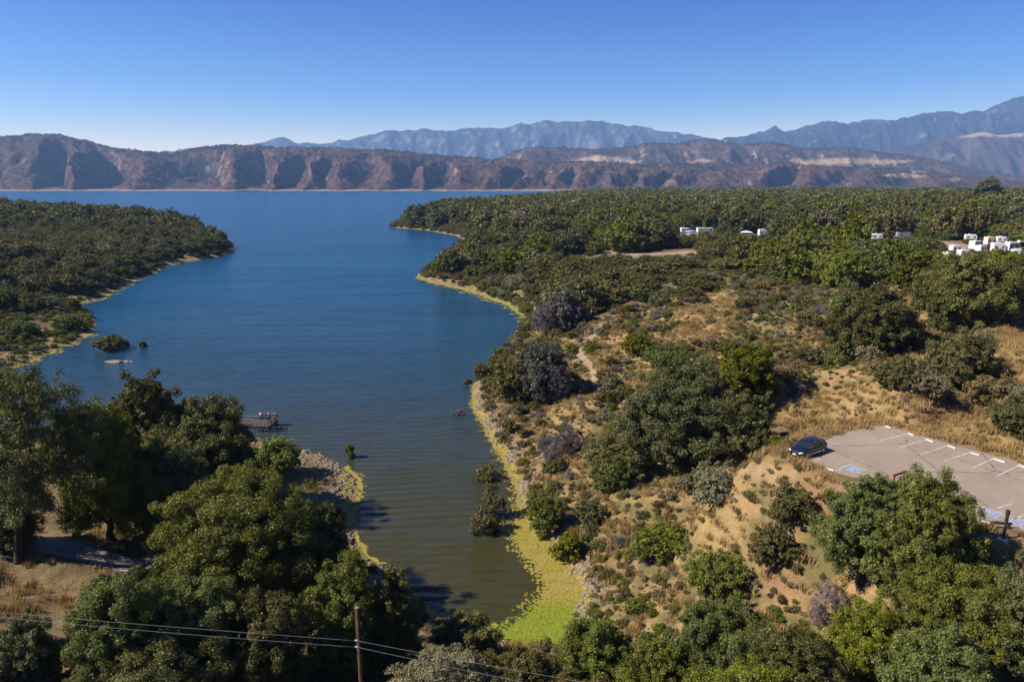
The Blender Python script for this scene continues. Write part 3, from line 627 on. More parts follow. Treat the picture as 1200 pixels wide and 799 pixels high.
for (a, b, c, w, s, l) in [
 (844, 692, 644, 82, 'green', 'rounded bright green shrub at the foot of the dry slope'), (716, 574, 536, 50, 'green', 'compact green shrub left of the dry slope centre'), (776, 648, 612, 76, 'green', 'wide green shrub in the middle of the dry slope'),
 (836, 590, 545, 52, 'sage', 'grey-green shrub below the golden bank of the parked car'), (905, 656, 612, 58, 'olive', 'olive shrub left of the tall car park oaks'), (930, 610, 566, 60, 'olive', 'brownish olive shrub on the bank below the car'),
 (640, 622, 578, 50, 'lime', 'bright green reedy thicket on the bank above the yellow algae'), (664, 655, 622, 40, 'lime', 'green thicket on the bank above the bright algae patch'), (958, 428, 408, 26, 'oak', 'small dark round shrub alone in the golden grass'),
 (748, 412, 392, 40, 'lime', 'light green low shrub right of the dirt trail'), (1186, 508, 464, 56, 'olive', 'olive shrub on the bank behind the car park'), (1120, 450, 388, 80, 'olive', 'broad olive shrub beside the large round oak'), (1160, 470, 440, 60, 'rust', 'rusty brown shrub on the bank behind the car park'),
 (606, 472, 452, 24, 'lime', 'small fresh green shrub at the foot of the big ash-grey shrub'), (722, 545, 508, 90, 'olive', 'spreading olive shrub beside the twisted dead branches'), (780, 425, 406, 60, 'green', 'green low shrub above the biggest slope oak'),
 (690, 610, 588, 40, 'olive', 'olive shrub beside the pale boulder'), (1050, 450, 418, 60, 'olive', 'olive shrub below the solitary dome-shaped oak'), (1085, 462, 436, 50, 'sage', 'grey-green shrub below the solitary dome-shaped oak'),
 (650, 552, 535, 30, 'olive', 'little olive shrub on the rocky bank'), (22, 392, 376, 40, 'lime', 'green shrub on the low lobe of the left peninsula'), (80, 386, 370, 34, 'lime', 'bright green shrub at the tip of the low lobe of the left peninsula')]:
    bush(a, b, c, w, s, l)
# plants standing in the water
bush(571, 560, 545, 34, 'olive', 'low olive willow standing in the inlet water', name='willow_bush', cat='bush', water=True, open_=.5)
bush(568, 622, 592, 38, 'olive', 'leafy willow in the inlet with its branches spread left', name='willow_bush', cat='bush', water=True, open_=.4, seed=17)
bush(579, 604, 567, 30, 'olive', 'upright willow in the inlet next to the algae', name='willow_bush', cat='bush', water=True, open_=.4, seed=18)
bush(411, 536, 520, 12, 'lime', 'small yellow-green sprig in the water off the gravel point', name='willow_bush', cat='bush', water=True, open_=.6)
bush(563, 446, 424, 20, 'olive', 'thin bush standing in the water where the inlet bends', name='willow_bush', cat='bush', water=True, open_=.6)
bush(547, 449, 444, 12, 'olive', 'tiny tuft in the water left of the thin bush', name='willow_bush', cat='bush', water=True, open_=.6)
bush(537, 485, 480, 16, 'dead', 'bare drowned twigs in the middle of the inlet', name='dead_branch', cat='branch', water=True)
bush(129, 408, 393, 36, 'olive', 'round bush on the little islet off the left peninsula', name='shrub', cat='shrub')
bush(146, 404, 399, 9, 'rust', 'brown sprig at the edge of the little islet', name='willow_bush', cat='bush', water=True)
bush(168, 406, 400, 8, 'olive', 'tiny green tuft in the water right of the islet', name='willow_bush', cat='bush', water=True)

# ------------------------------------------------------------------ scattered vegetation

# campground vehicles: (x0, x1, top y, bottom y in the photo, kind, label)
RVS = [(1046, 1072, 272.0, 280, 'trailer', 'white travel trailer standing alone in a gap of the wood left of the campground cluster'),
 (1129, 1144, 275.0, 282, 'trailer', 'small white trailer at the upper left of the campground cluster'),
 (1134, 1151, 282.0, 293, 'trailer', 'white trailer with pale awning in the front row of the campground cluster'),
 (1152, 1166, 277.0, 288, 'motorhome', 'beige boxy motorhome, the tallest of the campground cluster'),
 (1160, 1177, 284.0, 296, 'trailer', 'white trailer just in front of the beige motorhome'),
 (1176, 1192, 282.0, 295, 'shaded_trailer', 'white trailer with its shaded side coloured blue at the right of the campground cluster'),
 (1191, 1206, 282.5, 290, 'trailer', 'white trailer cut by the right edge of the view'),
 (1103, 1117, 297.5, 305, 'trailer', 'low white trailer half hidden by leaves at the left end of the cluster'),
 (1121, 1135, 293.0, 302, 'trailer', 'white trailer behind the bright green tree of the campground'),
 (1020, 1034, 275.0, 281, 'trailer', 'small white trailer left of the one standing alone'),
 (796, 808, 267.0, 273.5, 'trailer', 'white trailer at the left of the blue canopy'),
 (1166, 1179, 278.5, 285, 'trailer', 'white trailer behind and right of the beige motorhome'),
 (1142, 1155, 287.5, 296, 'trailer', 'white trailer in front and left of the beige motorhome'),
 (1112, 1125, 288.5, 296, 'trailer', 'white trailer between the leafy left end and the front row of the cluster'),
 (1184, 1199, 292.5, 301, 'trailer', 'lowest white trailer of the cluster, near the right edge of the view'),
 (815, 837, 267.0, 273.5, 'trailer', 'long white trailer at the right of the blue canopy'),
 (868, 881, 270.0, 277, 'canopy', 'pale grey-blue canopy in the small gap of the wood'),
 (804, 815, 268.5, 276, 'canopy', 'blue canopy between two white trailers'),
 (887, 900, 269.0, 277, 'trailer', 'white trailer beside the pale grey-blue canopy')]
RVB = []
for (a, b, t, bo, k, l) in RVS:
    X_, Y_, Z_ = hit((a + b) / 2, bo); RVB.append((a, b, t, bo, Y_))
_q = hit(735, 296)[1]; RVB.append((660, 812, 290.5, 297, _q))
def hides(x, y, z, w, h):
    p1 = proj(x, y, z + h); p0 = proj(x, y, z); hw = w / 2 * F / float(p1[2])
    for (a, b, t, bo, Y_) in RVB:
        if y < Y_ + 3 and p0[0] + hw * .8 > a + 1 and p0[0] - hw * .8 < b - 1 and p1[1] < bo - 2.5 and p0[1] > t: return True
    return False
def variants(spec, n, w, h, leaf, seed, **k): return [merged_mesh(w, w, h, leaf, spec, seed + i * 7, **k) for i in range(n)]
V_MID = {s: variants(s, 6, 7., 5.5, .34, 100 + 40 * i, zlo=.06, cover=1.9, nl=15, sub=8) for i, s in enumerate(('oak', 'green', 'olive', 'sage', 'lime'))}
V_FAR = {s: variants(s, 3, 8., 6.5, .95, 300 + 40 * i, zlo=.08, cover=1.6, nl=11, sub=6, twig=False) for i, s in enumerate(('oak', 'green', 'olive', 'lime'))}
V_SHR = {s: variants(s, 4, 2.4, 1.5, .12, 600 + 40 * i, zlo=.02, cover=1.7, nl=9, sub=7, stems=3) for i, s in enumerate(('oak', 'green', 'olive', 'sage', 'lime', 'rust', 'weed'))}
V_SHR['dead'] = variants('dead', 3, 2.4, 1.4, .11, 900, zlo=.02, cover=1.3, nl=8, sub=7, stems=4)
occ = np.array(OCC)
def free(x, y, r, k=1.):
    return np.all((occ[:, 0] - x) ** 2 + (occ[:, 1] - y) ** 2 > ((occ[:, 2] + r) * k) ** 2)
def jgrid(x0, x1, y0, y1, s, rg):
    gx, gy = np.meshgrid(np.arange(x0, x1, s), np.arange(y0, y1, s * .87)); gx = gx + (np.arange(gx.shape[0])[:, None] % 2) * s * .5
    gx = gx + rg.uniform(-.42, .42, gx.shape) * s; gy = gy + rg.uniform(-.42, .42, gy.shape) * s; return gx.ravel(), gy.ravel()
PLACED = []   # dict: x,y,z,w,h,rot,spec,cls,region
def put(x, y, w, h, spec, cls, region, sink=.15):
    z = float(TG(x, y)) - sink * .5; px, py, d = proj(x, y, z + h / 2)
    PLACED.append(dict(x=x, y=y, z=z, w=w, h=h, r=random.uniform(0, 6.28), spec=spec, cls=cls, reg=region, size=w * h / float(d) ** 2, px=float(px), py=float(py), d=float(d)))
def pick(rg, table):
    ks = list(table); p = np.array([table[k] for k in ks], float); return ks[rg.choice(len(ks), p=p / p.sum())]
rg = np.random.default_rng(77)
def inview(x, y, z, m=160):
    px, py, d = proj(x, y, z); return (px > -m) & (px < 1200 + m) & (y > 5) & (py < 1000) & (d > 5)
# right wood
def wood_pass(s, y0, y1, region, wr, hr, prob=1.):
    x, y = jgrid(-350 if y1 < 1000 else -300, 1350 if y1 > 500 else 450, y0, y1, s, rg); z = TG(x, y); k = inview(x, y, z); x, y, z = x[k], y[k], z[k]
    px, py, d = proj(x, y, z); sd = shore_d(x, y); ok = (sdist(WOOD, px, py) > -2 + 8 * pn(x / 20, y / 20, 3)) & (sd > 2.2) & (x > -200) & (sdist(LEFT_S, x, y) < 0) & (clear_m(x, y) < .3) & (polydist(TRAIL, x, y) > 2.2)
    for X, Y, Zz, S, PXx, PYy in zip(x[ok], y[ok], z[ok], sd[ok], px[ok], py[ok]):
        if rg.uniform() > prob: continue
        w = rg.uniform(*wr) * (1 + .5 * pn(X / 38, Y / 38, 12)) * rg.choice([.5, .75, 1., 1.1, 1.4, 1.9]);
        if rg.uniform() < .12 + .5 * max(0., float(pn(X / 33, Y / 55, 77))): continue
        if Y > 260 and fbm(X / 60, Y / 110, 2, 91) > .27: continue
 
        if not free(X, Y, w * .25, .8): continue
        hh = min(w * rg.uniform(.5, 1.05) * (1 + .7 * float(pn(X / 60, Y / 60, 88))), 15.); t = pn(X / 45, Y / 45, 21)
        if PXx > 640 and hides(X, Y, Zz, w, hh):
            w *= .6; hh *= .42
            if hides(X, Y, Zz, w, hh): continue
        if S < 10: w *= .6; hh = w * .6
        if PYy > 300 and PXx < 860: hh *= .75
        tb = {'oak': 5, 'green': 2.2 + 6 * max(0, t), 'olive': 3, 'sage': .4 + 1.5 * max(0, -t), 'lime': .15 + 2.2 * max(0, t - .1)}
        if 660 < PXx < 860 and 268 < PYy < 287: tb = {'green': 4, 'olive': 4, 'lime': 1}
        if 930 < PXx < 1240 and 285 < PYy < 335: tb = {'oak': 3, 'green': 5, 'lime': 3}
        sp_ = pick(rg, tb); put(X, Y, w, hh, sp_, 'tree', region)
wood_pass(5.9, 120, 430, 'wood', (5.2, 10.), None)
wood_pass(9.8, 430, 900, 'farwood', (9., 16.), None)
wood_pass(13., 900, 2000, 'farwood', (11., 18.), None)
# left peninsula
def left_pass(s, y0, y1, wr):
    x, y = jgrid(-1000, -60, y0, y1, s, rg); z = TG(x, y); k = inview(x, y, z, 300); x, y, z = x[k], y[k], z[k]; px, py, d = proj(x, y, z); sd = sdist(LEFT_S, x, y)
    lobe = (py > 366) & (px < 130) & (px > -60)
    for X, Y, S, PXx, PYy, lb in zip(x, y, sd, px, py, lobe):
        if S < 2.5 or (lb and (rg.uniform() < .15 or S < 2.6)): continue
        w = rg.uniform(*wr) * (1 + .2 * pn(X / 30, Y / 30, 2)); 
        if S < 8: w *= .6
        if lb:
            w *= rg.uniform(.25, .5)
            if rg.uniform() < .4: continue
        if not free(X, Y, w * .25, .8): continue
        hh = w * rg.uniform(.55, .8)
        if PYy < 275 or (PYy < 268 + 0.1 * PXx): hh *= rg.choice([1., 1.15, 1.5])
        t = pn(X / 40, Y / 40, 31)
        put(X, Y, w, hh, pick(rg, {'olive': 3, 'lime': 4, 'green': 3, 'sage': 1} if lb else {'oak': 6, 'olive': 2.8 + 3 * max(0, t), 'green': .7, 'sage': 1.2 + 2 * max(0, -t)}), 'tree', 'left')
left_pass(5.4, 150, 480, (4.6, 8.6)); left_pass(8.5, 480, 1250, (7., 12.))
# scrub of the near slope
x, y = jgrid(-30, 330, 20, 300, 1.22, rg); z = TG(x, y); k = inview(x, y, z, 60); x, y, z = x[k], y[k], z[k]; px, py, d = proj(x, y, z); sd = shore_d(x, y); ld = lot_d(x, y)
dens = .44 + 1.3 * fbm(x / 9, y / 9, 3, 51) + .35 * fbm(x / 30, y / 30, 2, 53)
gr = np.zeros(len(x)); 
for g in GRASSY: gr = np.maximum(gr, sstep(-6, 10, sdist(g, px, py)))
dens -= gr * .62; dens += .25 * (sd < 4); dens += .35 * sstep(690, 740, py) + .2 * sstep(420, 340, py)
ok = (sdist(SCRUB, px, py) > 0) & (sd > .9) & (ld < -1.5) & (polydist(TRAIL, x, y) > 1.2) & (polydist(TRAIL2, x, y) > 1.) & (clear_m(x, y) < .3)
for X, Y, S, D, PXx, PYy, dd in zip(x[ok], y[ok], sd[ok], dens[ok], px[ok], py[ok], d[ok]):
    if rg.uniform() > D: continue
    w = float(np.clip(rg.lognormal(-.08, .58), .35, 3.8)) * (1.0 if dd < 120 else 1.25)
    if not free(X, Y, w * .3, .9): continue
    hh = w * rg.uniform(.42, .72); t = pn(X / 14, Y / 14, 61)
    tb = {'olive': 3.2, 'sage': 2.6 + 3 * max(0, -t), 'green': 1.1 + 2.5 * max(0, t), 'oak': .7, 'rust': 1.3, 'dead': .8, 'lime': .5}
    if S < 3.5: tb = {'green': 2, 'lime': 2, 'olive': 3, 'sage': 2}
    if PYy > 700: tb = {'green': 4, 'olive': 3, 'lime': 1.6, 'sage': 1}
    put(X, Y, w, hh, pick(rg, tb), 'shrub', 'slope')
# ankle-high weeds between the shrubs
x, y = jgrid(-20, 200, 20, 210, .95, rg); z = TG(x, y); px, py, d = proj(x, y, z); sd = shore_d(x, y)
gr = np.zeros(len(x))
for g in GRASSY: gr = np.maximum(gr, sstep(-6, 10, sdist(g, px, py)))
dn = .58 + .9 * fbm(x / 5, y / 5, 3, 151) + .3 * fbm(x / 22, y / 22, 2, 153) - .28 * gr
ok = (sdist(SCRUB, px, py) > 0) & (sd > .9) & (lot_d(x, y) < -.8) & (polydist(TRAIL, x, y) > .9) & inview(x, y, z, 60) & (rg.uniform(size=len(x)) < dn)
for X, Y in zip(x[ok], y[ok]):
    w = rg.uniform(.35, 1.05); t = float(pn(X / 10, Y / 10, 161)); put(X, Y, w, w * rg.uniform(.3, .6), pick(rg, {'olive': 1.6 + 4 * max(0, t), 'sage': 2, 'rust': 1.6, 'weed': 5, 'green': .3, 'dead': .5}), 'shrub', 'slope')
# brush on the banks of the two wooded points
x, y = jgrid(-180, 60, 150, 700, 2.6, rg); z = TG(x, y); px, py, d = proj(x, y, z); sd = shore_d(x, y); lw = sdist(WOOD, px, py)
for X, Y, S, W_, PXx, PYy in zip(x, y, sd, lw, px, py):
    if S < 1.5 or W_ > 4 or not (450 < PXx < 640 and PYy < 385) or rg.uniform() > .55 + .8 * float(pn(X / 9, Y / 9, 5)): continue
    w = rg.uniform(.9, 3.2) * (1 + Y / 500); put(X, Y, w, w * .55, pick(rg, {'olive': 3, 'sage': 3, 'oak': 2, 'rust': 1, 'green': 1}), 'shrub', 'slope')
# green marsh edge of the left peninsula
x, y = jgrid(-330, -90, 130, 330, 2.0, rg); z = TG(x, y); px, py, d = proj(x, y, z); sd = sdist(LEFT_S, x, y)
for X, Y, S, PXx, PYy in zip(x, y, sd, px, py):
    if not (-40 < PXx < 190 and .6 < S and (PYy > 364 or S < 6)) or rg.uniform() > .72 + .8 * float(pn(X / 12, Y / 12, 7)): continue
    w = rg.uniform(.9, 2.8); put(X, Y, w, w * rg.uniform(.35, .55), pick(rg, {'lime': 4, 'olive': 3, 'green': 3, 'sage': 1, 'weed': 1}), 'shrub', 'marsh')
# left foreground undergrowth
x, y = jgrid(-75, 12, 24, 112, 2.1, rg); z = TG(x, y); px, py, d = proj(x, y, z); sd = shore_d(x, y); fd = polydist(FOOT, x, y)
dens = .30 + .9 * fbm(x / 8, y / 8, 3, 71); dens -= .5 * ((px < 110) & (py > 640) & (py < 740)); dens -= .9 * ((px > 330) & (py < 600)); dens += .3 * (py > 730)
for X, Y, S, D, Fd, PXx, PYy in zip(x, y, sd, dens, fd, px, py):
    if S < 1 or Fd < 2.2 or rg.uniform() > D or not (-200 < PXx < 700): continue
    w = rg.uniform(.7, 2.6); put(X, Y, w, w * rg.uniform(.5, .8), pick(rg, {'green': 3, 'olive': 3, 'oak': 2, 'sage': 1}), 'shrub', 'nearleft')

SPN = {'oak': 'dark green', 'green': 'mid-green', 'olive': 'olive', 'sage': 'grey-green', 'lime': 'bright green', 'rust': 'brown', 'weed': 'straw-coloured', 'dead': 'bare grey'}
def label_of(p):
    c = SPN[p['spec']]
    if p['cls'] == 'tree':
        if p['reg'] == 'left': return f"{c} bushy oak in the dense thicket covering the left peninsula", 'oaks of the left peninsula thicket'
        if p['px'] < 640: return f"{c} bushy oak on the bluff of the points left of the wood", 'oaks on the wooded points'
        if p['px'] < 860: return f"{c} bushy oak in the thicket between the dirt trail and the clearing road", 'oaks of the thicket by the clearing'
        return f"{c} round oak in the wood around the campground trailers", 'oaks of the campground wood'
    if p['reg'] == 'marsh': return f"{c} shrub on the low green marsh edge of the left peninsula", 'shrubs of the left marsh edge'
    if p['reg'] == 'nearleft': return f"{c} low shrub in the shade under the left foreground oaks", 'shrubs under the left oaks'
    s = 'low' if p['w'] < 1.5 else 'broad'
    if p['py'] > 690: return f"{s} {c} shrub among the trees at the bottom of the dry slope", 'shrubs at the foot of the slope'
    if p['px'] < 720 and p['py'] > 470: return f"{s} {c} shrub on the rocky bank above the inlet", 'shrubs on the inlet bank'
    if p['py'] < 420: return f"{s} {c} shrub on the upper slope below the wood", 'shrubs of the upper slope'
    if p['px'] > 900 and p['py'] < 540: return f"{s} {c} shrub in the golden grass behind the car park", 'shrubs behind the car park'
    return f"{s} {c} shrub on the dry slope between the inlet and the car park", 'shrubs of the dry slope'
inside = lambda p: -10 < p['px'] < 1210 and -5 < p['py'] < 805
def individuals(cls, nmax, name, V, refw, refh):
    c = sorted([p for p in PLACED if p['cls'] == cls and inside(p)], key=lambda p: -p['size'])[:nmax]
    for p in c:
        p['own'] = True; vs = V[p['spec']]; me = vs[rg.integers(len(vs))]; o = link(name, me, None, (p['x'], p['y'], p['z']), p['r'])
        o.scale = (p['w'] / refw, p['w'] / refw * rg.uniform(.85, 1.15), p['h'] / refh); l, g = label_of(p); tag(o, l, name.split('_')[-1], g)
individuals('tree', 250, 'oak_tree', V_MID, 7., 5.5)
individuals('shrub', 255, 'shrub', V_SHR, 2.4, 1.5)

def gn_scatter(name, pts, meshes, kind='stuff', label=None, cat=None):
    """pts: list of (x,y,z,rot,sx,sy,sz,idx)"""
    pts = np.array(pts, np.float32); me = bpy.data.meshes.new(name); me.vertices.add(len(pts)); me.vertices.foreach_set('co', pts[:, :3].ravel())
    for an, dt, arr in (('rot', 'FLOAT_VECTOR', np.stack([pts[:, 3] * 0, pts[:, 3] * 0, pts[:, 3]], 1)), ('scl', 'FLOAT_VECTOR', pts[:, 4:7])):
        a = me.attributes.new(an, dt, 'POINT'); a.data.foreach_set('vector', np.ascontiguousarray(arr, np.float32).ravel())
    a = me.attributes.new('idx', 'INT', 'POINT'); a.data.foreach_set('value', pts[:, 7].astype(np.int32)); me.update()
    o = link(name, me); c = bpy.data.collections.new(name + '_sources')
    for i, m in enumerate(meshes): c.objects.link(bpy.data.objects.new('%s_source_%02d' % (name, i), m))
    ng = bpy.data.node_groups.new(name + '_scatter', 'GeometryNodeTree'); ng.interface.new_socket('Geometry', in_out='INPUT', socket_type='NodeSocketGeometry'); ng.interface.new_socket('Geometry', in_out='OUTPUT', socket_type='NodeSocketGeometry')
    N = ng.nodes.new; L = ng.links.new; gi = N('NodeGroupInput'); go = N('NodeGroupOutput'); iop = N('GeometryNodeInstanceOnPoints'); ci = N('GeometryNodeCollectionInfo')
    ci.inputs['Collection'].default_value = c; ci.inputs['Separate Children'].default_value = True; ci.inputs['Reset Children'].default_value = True; iop.inputs['Pick Instance'].default_value = True
    def na(n, dt): q = N('GeometryNodeInputNamedAttribute'); q.data_type = dt; q.inputs[0].default_value = n; return q.outputs[0]
    L(gi.outputs[0], iop.inputs['Points']); L(ci.outputs[0], iop.inputs['Instance']); L(na('idx', 'INT'), iop.inputs['Instance Index']); L(na('rot', 'FLOAT_VECTOR'), iop.inputs['Rotation']); L(na('scl', 'FLOAT_VECTOR'), iop.inputs['Scale'])
    L(iop.outputs[0], go.inputs[0]); md = o.modifiers.new('scatter', 'NODES'); md.node_group = ng
    return tag(o, label, cat, None, kind)
def stuff(name, sel, V, refw, refh, label, cat):
    specs = [s for s in V]; base = {}; meshes = []
    for s in specs: base[s] = len(meshes); meshes += V[s]
    pts = [(p['x'], p['y'], p['z'], p['r'], p['w'] / refw * rg.uniform(.78, 1.15), p['w'] / refw * rg.uniform(.85, 1.3), p['h'] / refh, base[p['spec']] + rg.integers(len(V[p['spec']]))) for p in sel]
    gn_scatter(name, pts, meshes, label=label, cat=cat)
rest = [p for p in PLACED if not p.get('own')]
for p in rest:
    if p['d'] > 430 and p['spec'] in ('sage',): p['spec'] = 'olive'
stuff('thicket', [p for p in rest if p['cls'] == 'tree' and p['d'] <= 430], V_MID, 7., 5.5, 'dense mass of dark oaks and brush beyond the nearer trees', 'thicket')
stuff('far_wood', [p for p in rest if p['cls'] == 'tree' and p['d'] > 430], V_FAR, 8., 6.5, 'far dark oak wood running out to the lake', 'wood')
stuff('scrub', [p for p in rest if p['cls'] == 'shrub'], V_SHR, 2.4, 1.5, 'low scrub scattered over the dry slope', 'scrub')
print('PLACED', len(PLACED), 'tree', sum(p['cls'] == 'tree' for p in PLACED), 'shrub', sum(p['cls'] == 'shrub' for p in PLACED))

# trees on the far hills
def hill_trees(name, H, n, label, wr, skyk=.25, seed=1):
    X, Y, Z, s, cv, PX, fld = H; r = np.random.default_rng(seed); pts = []
    j = r.integers(2, X.shape[0] - 2, n * 14); i = r.integers(2, X.shape[1] - 2, n * 14)
    w = np.clip((cv[j, i] - .25) * 3, 0, 1) * .8 + sstep(.78, 1.0, s[j, i]) * (s[j, i] < 1.1) * skyk * 2 + .005 + .25 * np.clip(fbm(X[j, i] / 160, Y[j, i] / 160, 3, 5), 0, 1)
    ok = (r.uniform(size=len(j)) < w) & (Z[j, i] > 5) & (s[j, i] < 1.15) & (fld[j, i] < .3) & (PX[j, i] > -80) & (PX[j, i] < 1280); j, i = j[ok][:n], i[ok][:n]
    for a, b in zip(j, i):
        k = r.uniform(*wr) / 8; pts.append((X[a, b] + r.uniform(-3, 3), Y[a, b], Z[a, b] - .8, r.uniform(0, 6.28), k, k, k * .95, r.integers(3)))
    gn_scatter(name, pts, V_HILL, label=label, cat='wood')
V_HILL = [merged_mesh(8., 8., 6.5, 1.8, 'oak', 1300 + i, .05, 1.4, nl=6, sub=4, twig=False) for i in range(3)]
hill_trees('hillside_oaks', hA, 6500, 'dark oaks dotted over the far shore hills', (5, 10), .6, 2)
hill_trees('ridge_oaks', hB, 3000, 'dark oaks dotted over the middle ridge', (8, 16), .4, 3)

# ------------------------------------------------------------------ algae, stones, grass
def algae_material():
    m = NT('algae'); p = m.pos(); g = m.attr('green'); n = m.noise(p, .5, 5, .65); n4_ = m.noise(p, 2.2, 5, .7); n2 = m.noise(p, 7., 4, .7)
    yel = m.mix(n2, (.13, .11, .016), (.38, .30, .036)); br = m.mix(n2, (.12, .085, .025), (.38, .28, .08)); gr = m.mix(n2, (.09, .12, .006), (.25, .28, .016))
    n4 = m.noise(p, 3.2, 5, .75); yel = m.mix(m.ramp(n4, [(.45, 0.), (.62, .9)]), yel, (.07, .06, .014)); gr = m.mix(m.ramp(n4, [(.42, 0.), (.6, .8)]), gr, (.09, .10, .014)); col = m.mix(m.ramp(n, [(.44, 0.), (.58, .75)]), yel, br); col = m.mix(m.ramp(m.math('ADD', g, m.math('ADD', m.math('MULTIPLY', m.math('SUBTRACT', n, .5), 1.6), m.math('MULTIPLY', m.math('SUBTRACT', n4_, .5), 1.4))), [(.35, 0.), (.65, 1.)]), col, gr)
    m.princ(col, .85, n2, .6, .06, .2); return m.mat
ALG = algae_material()
def algae(name, poly, cell, thr, label, greenf, inland=1., zoff=.014):
    w = np.array(poly); x0, y0 = w.min(0) - 1; x1, y1 = w.max(0) + 1; nx, ny = int((x1 - x0) / cell), int((y1 - y0) / cell)
    gx, gy = np.meshgrid(x0 + np.arange(nx + 1) * cell, y0 + np.arange(ny + 1) * cell)
    jx = gx + cell * .35 * np.random.default_rng(1).uniform(-1, 1, gx.shape); jy = gy + cell * .35 * np.random.default_rng(2).uniform(-1, 1, gx.shape)
    sd = shore_d(jx, jy); pdst = sdist(poly, jx, jy); sc = cell / .10
    nz = fbm(jx / (1.6 * sc), jy / (1.6 * sc), 4, 13)
    keep = (sd < inland) & (pdst + nz * 1.9 * sc > thr * sc) & (np.abs(fbm(jx / (.55 * sc), jy / (.7 * sc), 4, 4)) + .22 * sstep(0, 3.0 * sc, pdst) + .18 * sstep(-1.2, .1, sd) > .085)
    z = np.maximum(zoff, TG(jx, jy) + .03) + .05 * np.abs(fbm(jx / .5, jy / .5, 2, 40)) + .03 * np.random.default_rng(9).uniform(0, 1, gx.shape); z = np.where(z > .5, .5, z)
    kf = keep[:-1, :-1] & keep[1:, :-1] & keep[:-1, 1:]; ii = np.arange(gx.size).reshape(gx.shape)
    qd = np.stack([ii[:-1, :-1], ii[:-1, 1:], ii[1:, 1:], ii[1:, :-1]], -1)[kf]
    used, inv = np.unique(qd, return_inverse=True); V = np.stack([jx, jy, z], -1).reshape(-1, 3)[used]
    me = mesh_np(name, V, inv.reshape(-1, 4), mats=[ALG], pattr={'green': greenf(V[:, 0], V[:, 1])})
    tag(link(name, me), label, 'algae', None, 'stuff')
gp = at_z(640, 738); 
gfn = lambda x, y: 1 - sstep(0., 8.5, np.hypot((x - gp[0]) * .8, (y - gp[1]) * 1.0))
algae('algae_mat', P((552, 450), (566, 446), (575, 480), (592, 515), (618, 560), (630, 595), (664, 628), (690, 665), (700, 700), (690, 745), (650, 758), (600, 755), (572, 738), (600, 722), (618, 706), (628, 688), (622, 672), (606, 655), (596, 640), (588, 618), (598, 603), (603, 590), (596, 566), (585, 545), (573, 520), (560, 494), (550, 472)), .095, -.25, 'yellow and bright green algae along the right bank of the inlet', gfn, inland=.9)
zf = lambda x, y: x * 0 + .1
algae('algae_mat', P((405, 545), (424, 556), (423, 578), (418, 600), (416, 625), (428, 643), (444, 655), (446, 664), (425, 662), (405, 640), (400, 600), (408, 580), (404, 560)), .13, -.3, 'yellow algae at the tip of the gravel point', zf, inland=2.2)
algae('algae_mat', P((488, 703), (500, 712), (520, 719), (545, 728), (570, 738), (560, 745), (520, 735), (490, 720)), .13, 0., 'ochre algae at the near end of the inlet', zf)
algae('algae_mat', P((0, 438), (32, 429), (62, 415), (93, 400), (108, 392), (104, 388), (80, 396), (50, 410), (20, 422), (-40, 430), (-40, 446)), .28, -.2, 'yellow algae along the low lobe of the left peninsula', zf)
algae('algae_mat', P((78, 361), (106, 354), (128, 350), (154, 333), (182, 322), (178, 317), (140, 328), (112, 346), (78, 355)), .36, -.2, 'yellow algae in the cove of the left peninsula', zf)
algae('algae_mat', P((488, 327), (510, 334), (540, 341), (580, 356), (604, 370), (614, 380), (622, 372), (600, 352), (560, 336), (520, 326), (492, 320)), .34, -.1, 'yellow-green algae rim of the second point', lambda x, y: x * 0 + .45, inland=.6)

def rock_mesh(seed, r=1.):
    bm = bmesh.new(); bmesh.ops.create_icosphere(bm, subdivisions=2, radius=r)
    rr = random.Random(seed); off = rr.uniform(0, 50)
    for v in bm.verts:
        k = 1 + .35 * float(pn(v.co.x * 1.3 + off, v.co.y * 1.3 + v.co.z)) + .12 * float(pn(v.co.x * 4 + off, v.co.z * 4)); v.co = Vector((v.co.x * k * 1.2, v.co.y * k * .85, v.co.z * k * .62))
    me = bpy.data.meshes.new('stone'); bm.to_mesh(me); bm.free(); me.materials.append(ROCK); return me
def rock_material():
    m = NT('pale_stone'); o = m.n('ShaderNodeTexCoord').outputs['Object']; r = m.n('ShaderNodeObjectInfo').outputs['Random']; n = m.noise(o, 3., 5, .65)
    c = m.mix(m.ramp(n, [(.3, 0.), (.7, 1.)]), (.11, .085, .058), (.28, .22, .16)); c = m.mix(m.math('MULTIPLY', r, .55), c, (.17, .12, .075)); m.princ(c, .9, n, .6, .08, .2); return m.mat
ROCK = rock_material(); STONES = [rock_mesh(i) for i in range(4)]
def stones(name, n, region, label, smin, smax, seed):
    r = np.random.default_rng(seed); x0, x1, y0, y1 = region[0]; x = r.uniform(x0, x1, n * 40); y = r.uniform(y0, y1, n * 40); sd = shore_d(x, y); px, py, d = proj(x, y, TG(x, y))
    ok = (sd > -.5) & (r.uniform(size=len(x)) < np.exp(-np.abs(sd - .6) / region[1])) & (sdist(region[2], px, py) > 0) & (fbm(x / 3, y / 3, 3, 8) > -.12); x, y = x[ok][:n], y[ok][:n]
    s = smin + (smax - smin) * r.uniform(0, 1, len(x)) ** 3
    gn_scatter(name, [(a, b, float(TG(a, b)) + k * .1, r.uniform(0, 6.28), k, k, k, r.integers(4)) for a, b, k in zip(x, y, s)], STONES, label=label, cat='stones')
stones('bank_stones', 1700, ((-8, 25, 55, 150), 1.1, [(540, 440), (640, 430), (680, 600), (740, 720), (600, 760), (560, 600)]), 'pale stones strewn along the right bank of the inlet', .10, .42, 1)
